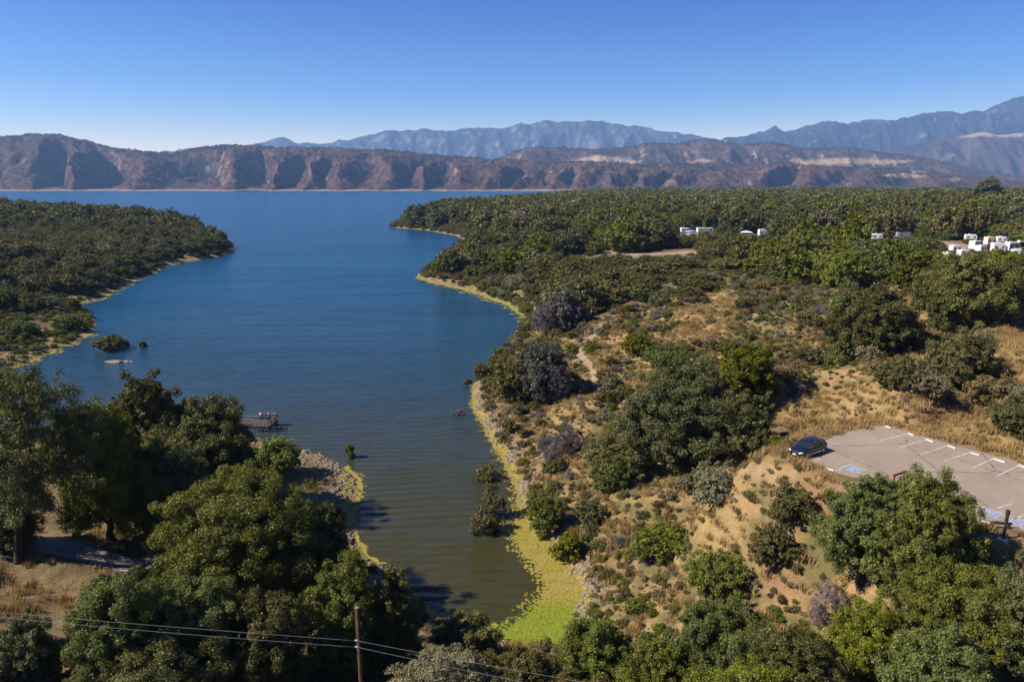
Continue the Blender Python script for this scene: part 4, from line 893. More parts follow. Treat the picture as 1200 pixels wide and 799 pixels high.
stones('gravel', 1500, ((-45, -12, 60, 105), 3.2, [(290, 500), (440, 545), (450, 690), (330, 690), (340, 560), (290, 520)]), 'pale gravel and stones on the point beside the pier', .09, .34, 2)
def boulder(px, py, w, label):
    x, y, z = hit(px, py); _, _, d = proj(x, y, z); o = link('boulder', STONES[int(px) % 4].copy(), None, (x, y, z + .1), px); k = w * float(d) / F / 2.2; o.scale = (k, k, k * .9); tag(o, label, 'boulder')
boulder(666, 608, 12, 'pale boulder lying on the bank above the bright green reedy thicket'); boulder(822, 705, 15, 'flat pale boulder by the rounded bright green shrub'); boulder(357, 530, 9, 'pale rounded boulder on the gravel point')
boulder(652, 500, 8, 'small pale boulder near the twisted dead branches'); boulder(704, 634, 7, 'small pale rock in the dry slope scrub')
x, y = [float(v) for v in at_z(135, 424, 0)]; rk = empty('rock_islet', (x, y, 0), 0, 'flat brown rock breaking the water off the left peninsula', 'rock')
for (dx, dy, k) in ((0, 0, 1.6), (2.2, .4, 1.0), (-1.7, .3, .8), (3.6, .2, .5)):
    o = link('stone', STONES[0], rk, (dx, dy, 0)); o.scale = (k, k * .8, k * .45)

def straw_mat():
    m = NT('straw'); v = m.attr('var'); r = m.n('ShaderNodeObjectInfo').outputs['Random']
    c = m.mix(v, (.25, .152, .058), (.45, .31, .13)); c = m.mix(m.math('MULTIPLY', m.math('POWER', r, 1.5), .75), c, (.13, .082, .034)); d = m.n('ShaderNodeBsdfDiffuse', {'Color': c}); t = m.n('ShaderNodeBsdfTranslucent', {'Color': c}); a = m.n('ShaderNodeMixShader', {0: .25, 1: d, 2: t}); m.t.links.new(a.outputs[0], m.out.inputs[0]); return m.mat
STRAW = straw_mat()
def tuft(seed, n=85, R=.75):
    r = np.random.default_rng(seed); k = r.integers(3, 7); cx = r.uniform(-.5, .5, k) * R; cy = r.uniform(-.5, .5, k) * R; w = r.integers(0, k, n)
    x = cx[w] + r.normal(size=n) * R * .28; y = cy[w] + r.normal(size=n) * R * .28; h = r.uniform(.18, .66, n); th = r.uniform(0, 6.28, n); ln = r.uniform(.1, .6, n) * h; la = r.uniform(-.8, 1.2, n)
    b = np.stack([x, y, 0 * x - .05], 1); t = np.stack([x + ln * np.cos(la), y + ln * np.sin(la), h], 1); s = np.stack([np.cos(th), np.sin(th), 0 * th], 1) * .035
    return mesh_np('grass_tuft', np.stack([b - s, b + s, t], 1).reshape(-1, 3), None, np.arange(n * 3).reshape(n, 3), fattr={'var': r.uniform(0, 1, n)}, mats=[STRAW])
TUFTS = [tuft(i, 60 + 14 * i) for i in range(6)]
gx, gy = jgrid(-70, 170, 22, 190, .95, rg); gz = TG(gx, gy); px, py, d = proj(gx, gy, gz); sd = shore_d(gx, gy)
ok = inview(gx, gy, gz, 40) & (sd > .8) & (lot_d(gx, gy) < -.25) & (polydist(TRAIL, gx, gy) > .7) & (polydist(TRAIL2, gx, gy) > .5) & (polydist(FOOT, gx, gy) > 1.5) & (clear_m(gx, gy) < .3)
dn = .30 + .9 * fbm(gx / 6, gy / 6, 3, 90); 
for g in GRASSY: dn = dn + .6 * sstep(-6, 6, sdist(g, px, py))
dn = np.where((px < 480) & (px > 300) & (py < 610), dn - .5, dn); dn = dn * (1 - sstep(120, 190, d) * .5)
ok &= rg.uniform(size=len(gx)) < dn; gx, gy, gz = gx[ok], gy[ok], gz[ok]
kk = rg.uniform(.6, 1.25, len(gx)); gn_scatter('dry_grass', [(a, b, c, rg.uniform(-.5, .5), k, k, k * rg.uniform(.5, 1.5), rg.integers(6)) for a, b, c, k in zip(gx, gy, gz, kk)], TUFTS, label='golden dry grass over the slopes', cat='grass')
print('TUFTS', len(gx))

# ------------------------------------------------------------------ car park, path
def asphalt(name, a, b):
    m = NT(name); p = m.pos(); n = m.noise(p, .35, 5, .6); n2 = m.noise(p, 14., 3, .7); n3 = m.noise(p, 1.6, 5, .7)
    c = m.mix(m.ramp(n, [(.3, 0.), (.7, 1.)]), a, b); c = m.mix(m.math('MULTIPLY', n2, .35), c, (.10, .085, .07)); c = m.mix(m.ramp(n3, [(.62, 0.), (.72, .5)]), c, (.10, .082, .068))
    vor = m.n('ShaderNodeTexVoronoi', {'Vector': p, 'Scale': .16}, feature='DISTANCE_TO_EDGE'); c = m.mix(m.ramp(m.math('ADD', vor.outputs['Distance'], m.math('MULTIPLY', m.math('SUBTRACT', n3, .5), .08)), [(.0, .75), (.012, 0.)]), c, (.06, .05, .045))
    m.princ(c, .92, n2, .4, .01, .15); return m.mat
def slab(name, poly, z, th, mat, rough=.12):
    pts = []; n = len(poly)
    for i in range(n):
        a, b = np.array(poly[i]), np.array(poly[(i + 1) % n]); k = max(1, int(np.linalg.norm(b - a) / .7))
        for j in range(k):
            q = a + (b - a) * j / k; pts.append((q[0] + rough * pn(q[0] * 1.1, q[1] * 1.1, 1), q[1] + rough * pn(q[0] * 1.1, q[1] * 1.1, 2)))
    m = len(pts); vs = [(x, y, z) for x, y in pts] + [(x, y, z - th) for x, y in pts]; fs = [tuple(range(m))] + [(i, (i + 1) % m, (i + 1) % m + m, i + m) for i in range(m)]
    me = bpy.data.meshes.new(name); me.from_pydata(vs, [], fs); me.materials.append(mat); bm = bmesh.new(); bm.from_mesh(me); bmesh.ops.recalc_face_normals(bm, faces=bm.faces); bmesh.ops.triangulate(bm, faces=[f for f in bm.faces if len(f.verts) > 4]); bm.to_mesh(me); bm.free()
    return link(name, me)
tag(slab('car_park', LOT, LOTZ, .3, asphalt('faded_asphalt', (.235, .182, .136), (.30, .238, .182)), .35), kind='structure')
PAINT = simple('white_paint', (.37, .33, .28), .7, .3, 0, 2.2, .4, .1); BLUEP = simple('blue_paint', (.20, .23, .31), .7, .3, 0, 2.5, .3, .1); CONC = simple('painted_concrete', (.48, .44, .39), .85, .2, 0, 2., .25, .3)
def L0(px, py): return np.array(at_z(px, py, LOTZ))
def stripe(a, b, w=.11, m=0, z=.006, mb=None):
    a, b = np.array(a), np.array(b); t = (b - a) / np.linalg.norm(b - a); nn = np.array([-t[1], t[0]]) * w / 2
    mb.add([(*(a - nn), LOTZ + z), (*(b - nn), LOTZ + z), (*(b + nn), LOTZ + z), (*(a + nn), LOTZ + z)], [(0, 1, 2, 3)], m)
mb = MB()
LINES = [((1032, 516), (1064, 508)), ((1054, 524), (1084, 515)), ((1078, 532.5), (1109, 522.5)), ((1105, 540.5), (1135, 530.5)), ((1139, 548.5), (1163, 537.5)), ((1168, 558), (1193, 545.5)), ((947, 541.5), (962, 537.5)), ((977, 552), (991, 547.5)), ((1169, 595), (1186, 590)), ((1186, 608), (1205, 602))]
for a, b in LINES: stripe(L0(*a), L0(*b), .13, 0, .006, mb)
def symbol(mb, c, ang, s=1.5):
    """blue square with white border and wheelchair figure"""
    ca, sa = math.cos(ang), math.sin(ang); T = lambda u, v: (c[0] + (u * ca - v * sa) * s, c[1] + (u * sa + v * ca) * s)
    def quad(pts, z, m): mb.add([(*T(*p), LOTZ + z) for p in pts], [tuple(range(len(pts)))], m)
    quad([(-.62, -.62), (.62, -.62), (.62, .62), (-.62, .62)], .006, 0); quad([(-.55, -.55), (.55, -.55), (.55, .55), (-.55, .55)], .010, 1)
    quad([(-.08 + .08 * math.cos(k * .785), .40 + .08 * math.sin(k * .785)) for k in range(8)], .014, 0)
    def ln(a, b, w=.07): 
        a, b = np.array(a), np.array(b); t = (b - a) / np.linalg.norm(b - a); n = np.array([-t[1], t[0]]) * w / 2; quad([a - n, b - n, b + n, a + n], .014, 0)
    ln((-.08, .30), (-.04, -.02)); ln((-.06, .16), (.17, .14)); ln((-.04, -.02), (.20, -.04)); ln((.20, -.02), (.30, -.30)); ln((.28, -.30), (.40, -.27))
    arc = [(-.04 + .26 * math.cos(t), -.16 + .26 * math.sin(t)) for t in np.linspace(rad(130), rad(335), 12)]
    for a, b in zip(arc[:-1], arc[1:]): ln(a, b, .06)
_e = L0(1084, 515) - L0(1054, 524); sang = math.atan2(_e[1], _e[0]) - math.pi / 2
for c in ((1000, 549), (1159.5, 600), (1198, 613.5)): symbol(mb, L0(*c), sang + math.pi, 1.2)
tag(mb.build('pavement_markings', [PAINT, BLUEP]), kind='structure')
n_ord = ['first', 'second', 'third', 'fourth', 'fifth', 'sixth', 'seventh']
for i, (a, b) in enumerate([((1037, 499.6), (1044, 502)), ((1064, 508), (1071, 511)), ((1085, 515), (1094, 518.5)), ((1110, 522.5), (1120, 526)), ((1136, 530.5), (1148, 534)), ((1163, 537.5), (1178, 542.5)), ((1193, 545.5), (1209, 551)), ((966.5, 548.8), (977.5, 552.3)), ((1145.5, 608.8), (1160, 614.2))]):
    A, B = L0(*a), L0(*b); c = (A + B) / 2; v = B - A; mb = MB(); L = float(min(np.linalg.norm(v), 1.8)); mb.box((0, 0, .065), (L, .16, .13), 0, 0, .9); o = mb.build('wheel_stop', CONC, None, False, .02)
    o.location = (c[0], c[1], LOTZ + .003); o.rotation_euler = (0, 0, math.atan2(v[1], v[0]))
    tag(o, f'{n_ord[i]} pale wheel stop from the far corner along the back edge of the car park' if i < 7 else ('pale wheel stop near the parked car at the front corner of the car park' if i == 7 else 'long white wheel stop beside the dark post of the car park'), 'wheel stop', 'wheel stops of the car park')
# post with box on top
DKM = simple('dark_brown_steel', (.035, .022, .018), .6, .4, .2, 5, .3, .2)
x, y = L0(1176, 629); _z = float(TG(x, y)); e = empty('post', (x, y, _z), .3, 'dark brown post topped by a small box at the front edge of the car park', 'post')
hh = float(at_y(1178, 599, y)[2]) - _z; mb = MB(); mb.box((0, 0, hh / 2 - .15), (.16, .16, hh + .1)); mb.build('column', DKM, e, False, .02)
mb = MB(); mb.box((0, 0, hh - .12), (.22, .20, .26)); mb.box((0, 0, hh + .07), (.28, .26, .04)); mb.build('box', DKM, e, False, .02)
mb = MB(); mb.box((0, 0, .0), (.5, .5, .16)); mb.build('footing', CONC, e, False, .02)
RUST = simple('weathered_red_wood', (.16, .055, .03), .85, .2, 0, 5, .35, .4)
for (a, b, hgt, lab) in (((1161, 617), (1184, 618.5), .35, 'low dark rail lying between the white wheel stop and the dark post'), ((1046, 566), (1060, 561), .7, 'low rusty-brown wooden barrier peeping out between the two car park oaks')):
    A, B = L0(*a), L0(*b); e = empty('low_rail', (A[0], A[1], LOTZ), math.atan2(*(B - A)[::-1]), lab, 'rail'); L = float(np.linalg.norm(B - A)); mb = MB(); mb.box((L / 2, 0, hgt), (L + .1, .14, .18)); mb.build('rail', RUST if hgt > .5 else DKM, e, False, .015)
    for k in (.08, .92): mb = MB(); mb.box((L * k, 0, hgt / 2 - .15), (.13, .12, hgt + .1)); mb.build('leg', RUST if hgt > .5 else DKM, e, False, .01)
# footpath
fp = np.array(FOOT); t = np.linspace(0, len(fp) - 1.001, 90); i0 = t.astype(int); pc = fp[i0] + (fp[i0 + 1] - fp[i0]) * (t - i0)[:, None]
for _ in range(10): pc[1:-1] = (pc[:-2] + pc[1:-1] * 2 + pc[2:]) / 4
tg = np.gradient(pc, axis=0); tg /= np.linalg.norm(tg, axis=1, keepdims=True); nm = np.stack([-tg[:, 1], tg[:, 0]], 1); vs = []; fs = []
for i in range(len(pc)):
    for j, o_ in enumerate(np.linspace(-1.15, 1.15, 7)):
        q_ = pc[i] + nm[i] * (o_ + .12 * pn(i * .4, o_, 3)); zz = float(TG(q_[0], q_[1])); vs.append((q_[0], q_[1], zz + .07))
zc_ = np.array([v[2] for v in vs]).reshape(-1, 7); zc_ = np.maximum(zc_, zc_.mean(1, keepdims=True) - .02); vs = [(v[0], v[1], zc_.ravel()[k]) for k, v in enumerate(vs)]
for i in range(len(pc) - 1):
    for j in range(6): fs.append((i * 7 + j, i * 7 + j + 1, (i + 1) * 7 + j + 1, (i + 1) * 7 + j))
fpm = mesh_np('footpath', vs, fs, smooth=True, mats=[asphalt('path_asphalt', (.21, .17, .14), (.29, .24, .20))]); tag(link('footpath', fpm), kind='structure')

# ------------------------------------------------------------------ parked car
CARP = NT('midnight_blue_paint'); CARP.princ((.005, .007, .016), .3, spec=.6).inputs['Coat Weight'].default_value = .25; CARP = CARP.mat
GLASSD = NT('dark_glass'); GLASSD.princ((.012, .016, .020), .06, spec=.8); GLASSD = GLASSD.mat
TYRE = simple('rubber', (.02, .02, .02), .9, .1); RIM = simple('alloy', (.55, .55, .56), .3, .6, .9, 8, .1, .05); CHROME = simple('chrome', (.7, .7, .72), .15, .8, 1., 8, .05, 0); LAMP = simple('lamp_glass', (.72, .74, .78), .1, .9, 0, 5, .1, 0); REDL = simple('red_lamp', (.35, .01, .01), .2, .8); BLACKP = simple('black_trim', (.015, .015, .016), .5, .3)
def loft(name, st, mat, parent, n=20, p=4.):
    """st: (x, halfwidth, zbottom, ztop)"""
    vs = []; fs = []
    for (x, hw, zb, zt) in st:
        for j in range(n):
            a = 2 * math.pi * (j + .5) / n; c, s_ = math.cos(a), math.sin(a); vs.append((x, hw * math.copysign(abs(c) ** (2 / p), c), (zb + zt) / 2 + (zt - zb) / 2 * math.copysign(abs(s_) ** (2 / p), s_)))
    for i in range(len(st) - 1):
        for j in range(n): fs.append((i * n + j, i * n + (j + 1) % n, (i + 1) * n + (j + 1) % n, (i + 1) * n + j))
    fs.append(tuple(range(n))); fs.append(tuple((len(st) - 1) * n + j for j in range(n)))
    return MB().add(vs, fs).build(name, mat, parent, True)
def make_car(loc, rot, label):
    e = empty('parked_car', loc, rot, label, 'car'); e.scale = (.88, .88, .88)
    loft('body', [(-2.28, .72, .42, .78), (-2.22, .82, .34, .93), (-1.9, .90, .26, 1.0), (-1.35, .92, .22, 1.02), (0, .92, .20, .98), (.9, .92, .22, .96), (1.5, .91, .24, .90), (2.0, .86, .28, .80), (2.22, .78, .34, .70), (2.30, .66, .40, .62)], CARP, e)
    # cabin: glasshouse narrowing upwards, roof panel on top
    prof = [(-2.05, .95), (-1.72, 1.36), (-1.2, 1.475), (-.2, 1.50), (.35, 1.44), (1.08, .95)]
    vs = []
    for (x, z) in prof:
        t = (z - .95) / .55; hw = .84 - .20 * t; vs += [(x, -hw, z), (x, hw, z), (x, -.80, .93), (x, .80, .93)]
    fs = []
    for i in range(len(prof) - 1):
        a, b = i * 4, i * 4 + 4; fs += [(a, b, b + 1, a + 1), (a + 2, b + 2, b, a), (a + 1, b + 1, b + 3, a + 3)]
    MB().add(vs, fs).build('window_glass', GLASSD, e)
    rv = []; rp = [(-1.80, 1.325), (-1.2, 1.485), (-.7, 1.508), (-.2, 1.510), (.30, 1.463), (.42, 1.43)]
    for (x, z) in rp:
        t = (z - .95) / .55; hw = .845 - .20 * t; rv += [(x, -hw, z - .01), (x, -hw * .7, z + .03), (x, 0, z + .04), (x, hw * .7, z + .03), (x, hw, z - .01)]
    rf = [(i * 5 + j, i * 5 + j + 1, i * 5 + j + 6, i * 5 + j + 5) for i in range(5) for j in range(4)]
    MB().add(rv, rf).build('roof', CARP, e, True)
    mb = MB()
    for s in (-1, 1):
        for (x0, z0, x1, z1, w) in ((1.08, .95, .38, 1.44, .05), (-.25, .95, -.22, 1.49, .045), (-2.02, .96, -1.70, 1.36, .10), (-1.15, .95, -1.1, 1.47, .05)):
            h0 = .84 - .20 * (z0 - .95) / .55; h1 = .84 - .20 * (z1 - .95) / .55; mb.tube([(x0, s * (h0 + .004), z0), (x1, s * (h1 + .004), z1)], w * .6, 5)
    mb.build('window_pillars', CARP, e, True)
    for s in (-1, 1):
        for x in (-1.38, 1.42):
            w = link('wheel', MB().cyl((0, 0, 0), .335, .22, 'y', 24).mesh('tyre_mesh', [TYRE], False, .03), e, (x, s * .83, .335))
            link('rim', MB().cyl((0, s * .10, 0), .215, .04, 'y', 20).mesh('rim_mesh', [RIM], False, .008), w)
            mb = MB()
            for k in range(5): a = k * 1.2566; mb.tube([(0, s * .125, 0), (.19 * math.cos(a), s * .125, .19 * math.sin(a))], .026, 4)
            mb.build('spokes', RIM, w)
        h = MB(); h.tube([(2.24, s * .50, .66), (2.16, s * .68, .69), (1.98, s * .82, .73)], [.07, .085, .05], 8); h.build('headlight', LAMP, e, True)
        h = MB(); h.tube([(-2.24, s * .56, .82), (-2.16, s * .78, .84), (-1.98, s * .87, .85)], [.05, .08, .04], 8); h.build('tail_light', REDL, e, True)
        h = MB(); h.box((.78, s * .97, 1.0), (.12, .20, .13)); h.build('mirror', CARP, e, False, .03)
        h = MB(); h.box((.25, s * .925, .78), (.16, .025, .03)); h.build('door_handle', CHROME, e); h = MB(); h.box((-.85, s * .925, .80), (.16, .025, .03)); h.build('door_handle', CHROME, e)
        h = MB(); h.box((-.05, s * .905, .34), (2.2, .05, .10)); h.build('sill_strip', CHROME, e)
    mb = MB(); mb.box((2.27, 0, .56), (.06, .80, .14)); mb.build('grille', BLACKP, e); mb = MB(); mb.box((2.285, 0, .645), (.05, .84, .025)); mb.build('grille_bar', CHROME, e)
    mb = MB(); mb.box((2.30, 0, .42), (.04, .42, .11)); mb.build('number_plate', simple('plate', (.7, .7, .7), .5), e)
    return e
fa, ra = L0(943.5, 538.5), L0(967.5, 530.0); dv = fa - ra; ca_ = math.atan2(dv[1], dv[0]); mid = (fa + ra) / 2; nrm_ = np.array([-dv[1], dv[0]]) / np.linalg.norm(dv); nrm_ *= np.sign(nrm_[1]); ctr = mid + nrm_ * .85
make_car((ctr[0], ctr[1], LOTZ), ca_, 'dark blue car parked alone at the front corner of the car park')

# ------------------------------------------------------------------ campground vehicles
WHITE = simple('white_panel', (.62, .62, .61), .45, .4, 0, 1.5, .06, .05); BEIGE = simple('beige_panel', (.56, .46, .36), .5, .4, 0, 1.5, .08, .05); SHADEW = simple('shade_blue', (.10, .20, .42), .5, .4, 0, 1.5, .1, .05)
CANV = simple('blue_canvas', (.16, .28, .55), .8, .2, 0, 2, .15, .2); CANG = simple('grey_canvas', (.42, .48, .56), .8, .2, 0, 2, .15, .2); STRP = simple('stripe', (.20, .16, .20), .5, .3)
def trailer(x, y, z, L, H, rot, kind, label, i):
    e = empty({'canopy': 'canopy', 'motorhome': 'motorhome'}.get(kind, 'travel_trailer'), (x, y, z), rot, label, {'canopy': 'canopy', 'motorhome': 'motorhome'}.get(kind, 'trailer'))
    if kind == 'canopy':
        W = L * .75; mb = MB(); mb.add([(-L / 2, -W / 2, H * .72), (L / 2, -W / 2, H * .72), (L / 2, W / 2, H * .72), (-L / 2, W / 2, H * .72), (0, 0, H), (-L / 2, -W / 2, H * .62), (L / 2, -W / 2, H * .62), (L / 2, W / 2, H * .62), (-L / 2, W / 2, H * .62)],
               [(0, 1, 4), (1, 2, 4), (2, 3, 4), (3, 0, 4), (0, 1, 6, 5), (1, 2, 7, 6), (2, 3, 8, 7), (3, 0, 5, 8)]); mb.build('canvas', CANV if x < 120 and 'blue canopy' in label and 'grey' not in label else CANG, e)
        for a in (-1, 1):
            for b in (-1, 1): MB().tube([(a * L * .48, b * W * .48, -.2), (a * L * .48, b * W * .48, H * .72)], .05, 6).build('leg', WHITE, e)
        return
    W = 2.5; m = BEIGE if kind == 'motorhome' else WHITE; H0 = .55; mb = MB(); p = [(-L / 2, H0), (L / 2 - .1, H0), (L / 2 + (.2 if kind != 'motorhome' else 0), H * .45), (L / 2 - .25, H), (-L / 2 + .1, H), (-L / 2, H - .15)]
    n = len(p); vs = [(a, -W / 2, b) for a, b in p] + [(a, W / 2, b) for a, b in p]; mb.add(vs, [tuple(range(n)), tuple(range(n, 2 * n))] + [(k, (k + 1) % n, (k + 1) % n + n, k + n) for k in range(n)]); mb.build('shell', m, e, False, .06)
    if kind == 'shaded_trailer': MB().box((0, -W / 2 - .012, (H + H0) / 2), (L * .8, .02, (H - H0) * .62)).build('side_shade', SHADEW, e)  # shadow on the white side, put in as a thin blue-coloured sheet
    if kind == 'motorhome':
        MB().box((L / 2 + .5, 0, 1.1), (1.2, 2.0, 1.1), 0, 0, .85).build('cab', m, e, False, .1); MB().box((L / 2 + .52, 0, 1.78), (.8, 1.7, .5), 0, 0, .8).build('windscreen', GLASSD, e)
    for s in (-1, 1):
        for (wx, ww) in ((-L * .28, 1.0), (L * .30, .8)): MB().box((wx, s * (W / 2 + .018), H * .62), (ww, .03, .55)).build('window', GLASSD, e)
        if kind != 'shaded_trailer': MB().box((0, s * (W / 2 + .008), H * .40), (L * .92, .012, .12)).build('stripe', STRP, e)
    MB().box((L * .08, -W / 2 - .02, 1.35), (.65, .03, 1.5)).build('door', m, e, False, .01)
    MB().box((-L * .1, 0, H + .13), (.9, .7, .26)).build('roof_unit', m, e, False, .05)
    for s in (-1, 1):
        for wx in ((-.45, .45) if kind != 'motorhome' else (-L * .3, L * .42)): MB().cyl((wx, s * (W / 2 - .12), .36), .36, .22, 'y', 14).build('wheel', TYRE, e)
    if kind != 'motorhome': MB().tube([(L / 2, 0, .5), (L / 2 + 1.1, 0, .45)], .06, 6).build('hitch', BLACKP, e)
for i, (a, b, t_, bo, k, l) in enumerate(RVS):
    X_, Y_, Z_ = hit((a + b) / 2, bo); _, _, d = proj(X_, Y_, Z_); L = (b - a) * float(d) / F; Hh = max(2.7, min(3.6, (bo - t_) * float(d) / F * 1.0)); trailer(X_, Y_, Z_ + (0. if k == 'canopy' else -.02), max(3.2, L - (1.3 if k != 'canopy' else 0)), Hh if k != 'canopy' else 3., (.12, -.25, .35, .05, -.15)[i % 5], k, l, i)
# pale vehicles glimpsed elsewhere
for (px0, py0, l) in ((553, 250, 'tiny white trailer among the oaks of the far point'), (983, 227, 'tiny white shed roof glinting in the far wood')):
    X_, Y_, Z_ = hit(px0, py0 + 1.5); trailer(X_, Y_, Z_ + 3, 5, 3.4, .3, 'trailer', l, 0)

# ------------------------------------------------------------------ pier with people
WOODP = simple('pier_timber', (.065, .045, .036), .9, .15, 0, 4, .35, .4); WOODR = simple('pale_rail_timber', (.27, .19, .15), .85, .15, 0, 4, .25, .3)
c0 = at_z(297, 506, .0); c1 = at_z(314.5, 506, .0); PW = float(np.linalg.norm(c1 - c0)) + .3; PD = 3.6; DZ = .85; ang = math.atan2(*(c1 - c0)[::-1]) - .10
pier = empty('fishing_pier', (float((c0 + c1)[0] / 2), float((c0 + c1)[1] / 2), 0), ang, 'small dark timber fishing pier with pale railings and people on it', 'pier')
mb = MB()
for k in range(22): mb.box((-PW / 2 + (k + .5) * PW / 22, PD / 2, DZ), (PW / 22 - .015, PD, .06))
mb.build('deck', WOODP, pier)
mb = MB(); mb.box((0, .03, DZ - .17), (PW, .12, .24)); mb.box((0, PD - .03, DZ - .17), (PW, .12, .24)); mb.box((PW / 2 - .03, PD / 2, DZ - .17), (.12, PD - .2, .24)); mb.box((-PW / 2 + .03, PD / 2, DZ - .17), (.12, PD - .2, .24)); mb.build('beams', WOODP, pier)
for a in (-.46, 0, .46):
    for b in (.1, .9): MB().tube([(a * PW, b * PD, -3.), (a * PW, b * PD, DZ - .05)], .13, 8).build('pile', WOODP, pier, True)
for a in (-.49, -.245, 0, .245, .49): MB().box((a * PW, .03, DZ + .53), (.10, .10, 1.1)).build('rail_post', WOODP, pier)
for b in (.33, .66, .985): MB().box((PW * .49, b * PD, DZ + .53), (.10, .10, 1.1)).build('rail_post', WOODP, pier)
for a in (-.49, -.245, 0, .245): MB().box((a * PW, PD * .985, DZ + .53), (.10, .10, 1.1)).build('rail_post', WOODP, pier)
for zz in (.22, .55, .88, 1.08):
    MB().box((0, -.035, DZ + zz), (PW + .1, .035, .13)).build('railing', WOODR, pier); MB().box((PW / 2 + .04, PD / 2, DZ + zz), (.035, PD, .13)).build('railing', WOODR, pier); MB().box((0, PD + .03, DZ + zz), (PW, .035, .12)).build('railing', WOODR, pier)
mb = MB(); mb.box((-PW / 2 - 8.5, PD * .45, DZ - .02), (17, 1.6, .08)); mb.build('gangway', WOODP, pier)
for s in (0, 1): MB().box((-PW / 2 - 8.5, PD * .45 + (s - .5) * 1.6, DZ + .95), (17, .06, .1)).build('gangway_rail', WOODR, pier)
for k in range(1, 6): MB().tube([(-PW / 2 - k * 3, PD * .45, -3), (-PW / 2 - k * 3, PD * .45, DZ)], .11, 8).build('pile', WOODP, pier, True)
SKIN = simple('skin', (.42, .24, .16), .6, .3, 0, 5, .08, .05); HAIR = simple('dark_hair', (.02, .014, .01), .8, .2)
def skinned(name, joints, edges, mat, parent, mirror=False):
    me = bpy.data.meshes.new(name); me.from_pydata([j[0] for j in joints], edges, []); o = bpy.data.objects.new(name, me); COL.objects.link(o)
    md = o.modifiers.new('s', 'SKIN'); sv = me.skin_vertices[0].data
    for v, j in zip(sv, joints): v.radius = (j[1], j[1] * (j[2] if len(j) > 2 else 1))
    sv[0].use_root = True; o.modifiers.new('sub', 'SUBSURF').levels = 1; o.modifiers['sub'].render_levels = 1
    dg = bpy.context.evaluated_depsgraph_get(); dg.update(); m2 = bpy.data.meshes.new_from_object(o.evaluated_get(dg)); m2.materials.clear(); m2.materials.append(mat); m2.polygons.foreach_set('use_smooth', [True] * len(m2.polygons))
    bpy.data.objects.remove(o); return link(name, m2, parent)
def person(loc, rot, shirt, trous, label, armf=.35, lean=.06, hat=None):
    J = [((0, 0, .93), .13), ((0, lean * .5, 1.15), .13), ((0, lean, 1.38), .13), ((0, lean, 1.50), .055), ((0, lean + .01, 1.56), .06), ((0, lean + .015, 1.64), .098), ((0, lean + .01, 1.73), .07)]
    E = [(0, 1), (1, 2), (2, 3), (3, 4), (4, 5), (5, 6)]
    for s in (-1, 1):
        b = len(J); J += [((s * .20, lean, 1.40), .055), ((s * .25, lean + .04, 1.14), .044), ((s * .20, lean + armf, 1.08), .034), ((s * .19, lean + armf + .09, 1.10), .03)]; E += [(2, b), (b, b + 1), (b + 1, b + 2), (b + 2, b + 3)]
        b = len(J); J += [((s * .10, 0, .88), .09), ((s * .12, .02, .48), .06), ((s * .13, -.01, .09), .042), ((s * .14, .15, .04), .035)]; E += [(0, b), (b, b + 1), (b + 1, b + 2), (b + 2, b + 3)]
    p = skinned('person', J, E, SKIN, None); p.location = loc; p.rotation_euler = (0, 0, rot); tag(p, label, 'person')
    J2 = [((0, 0, .92), .145), ((0, lean * .5, 1.15), .145), ((0, lean, 1.40), .14)]; E2 = [(0, 1), (1, 2)]
    for s in (-1, 1): b = len(J2); J2 += [((s * .20, lean, 1.41), .072), ((s * .25, lean + .04, 1.16), .058)]; E2 += [(2, b), (b, b + 1)]
    skinned('shirt', J2, E2, shirt, p)
    J3 = [((0, 0, .95), .142)]; E3 = []
    for s in (-1, 1): b = len(J3); J3 += [((s * .10, 0, .86), .105), ((s * .12, .02, .48), .075), ((s * .13, -.01, .12), .06)]; E3 += [(0, b), (b, b + 1), (b + 1, b + 2)]
    skinned('trousers', J3, E3, trous, p)
    skinned('hair', [((0, lean - .02, 1.68), .098), ((0, lean + .0, 1.74), .09), ((0, lean + .03, 1.765), .05)], [(0, 1), (1, 2)], HAIR if hat is None else hat, p)
    return p
def pw(u, v): ca, sa = math.cos(ang), math.sin(ang); return (pier.location.x + u * ca - v * sa, pier.location.y + u * sa + v * ca, DZ + .03)
cloth = lambda n, c: simple(n, c, .9, .1, 0, 4, .12, .3)
person(pw(-PW * .40, 2.7), ang + .2, cloth('white_cotton', (.72, .73, .75)), cloth('blue_denim', (.06, .09, .16)), 'person in a white top at the left corner of the fishing pier')
person(pw(PW * .12, 2.5), ang - .3, cloth('dark_cotton', (.03, .03, .045)), cloth('black_cotton', (.02, .02, .025)), 'person in dark clothes in the middle of the fishing pier')
person(pw(PW * .42, 2.9), ang - .9, cloth('navy_cotton', (.025, .035, .08)), cloth('grey_cotton', (.09, .09, .10)), 'person in navy at the right corner of the fishing pier')
for (px0, py0, l, s) in ((328, 502.5, 'brown driftwood stub floating just right of the fishing pier', 1.), (334.5, 503, 'small dark driftwood piece floating next to the brown one', .7)):
    x, y = [float(v) for v in at_z(px0, py0, 0)]; mb = MB(); mb.tube([(-.45 * s, 0, -.05), (0, .05, .16 * s), (.4 * s, 0, .05)], [.16 * s, .2 * s, .1 * s], 8); mb.tube([(0, 0, .1), (.1, .05, .55 * s)], [.08 * s, .03], 6); o = mb.build('driftwood', DEADWOOD, None, True); o.location = (x, y, 0); o.rotation_euler = (0, 0, .3); tag(o, l, 'driftwood')

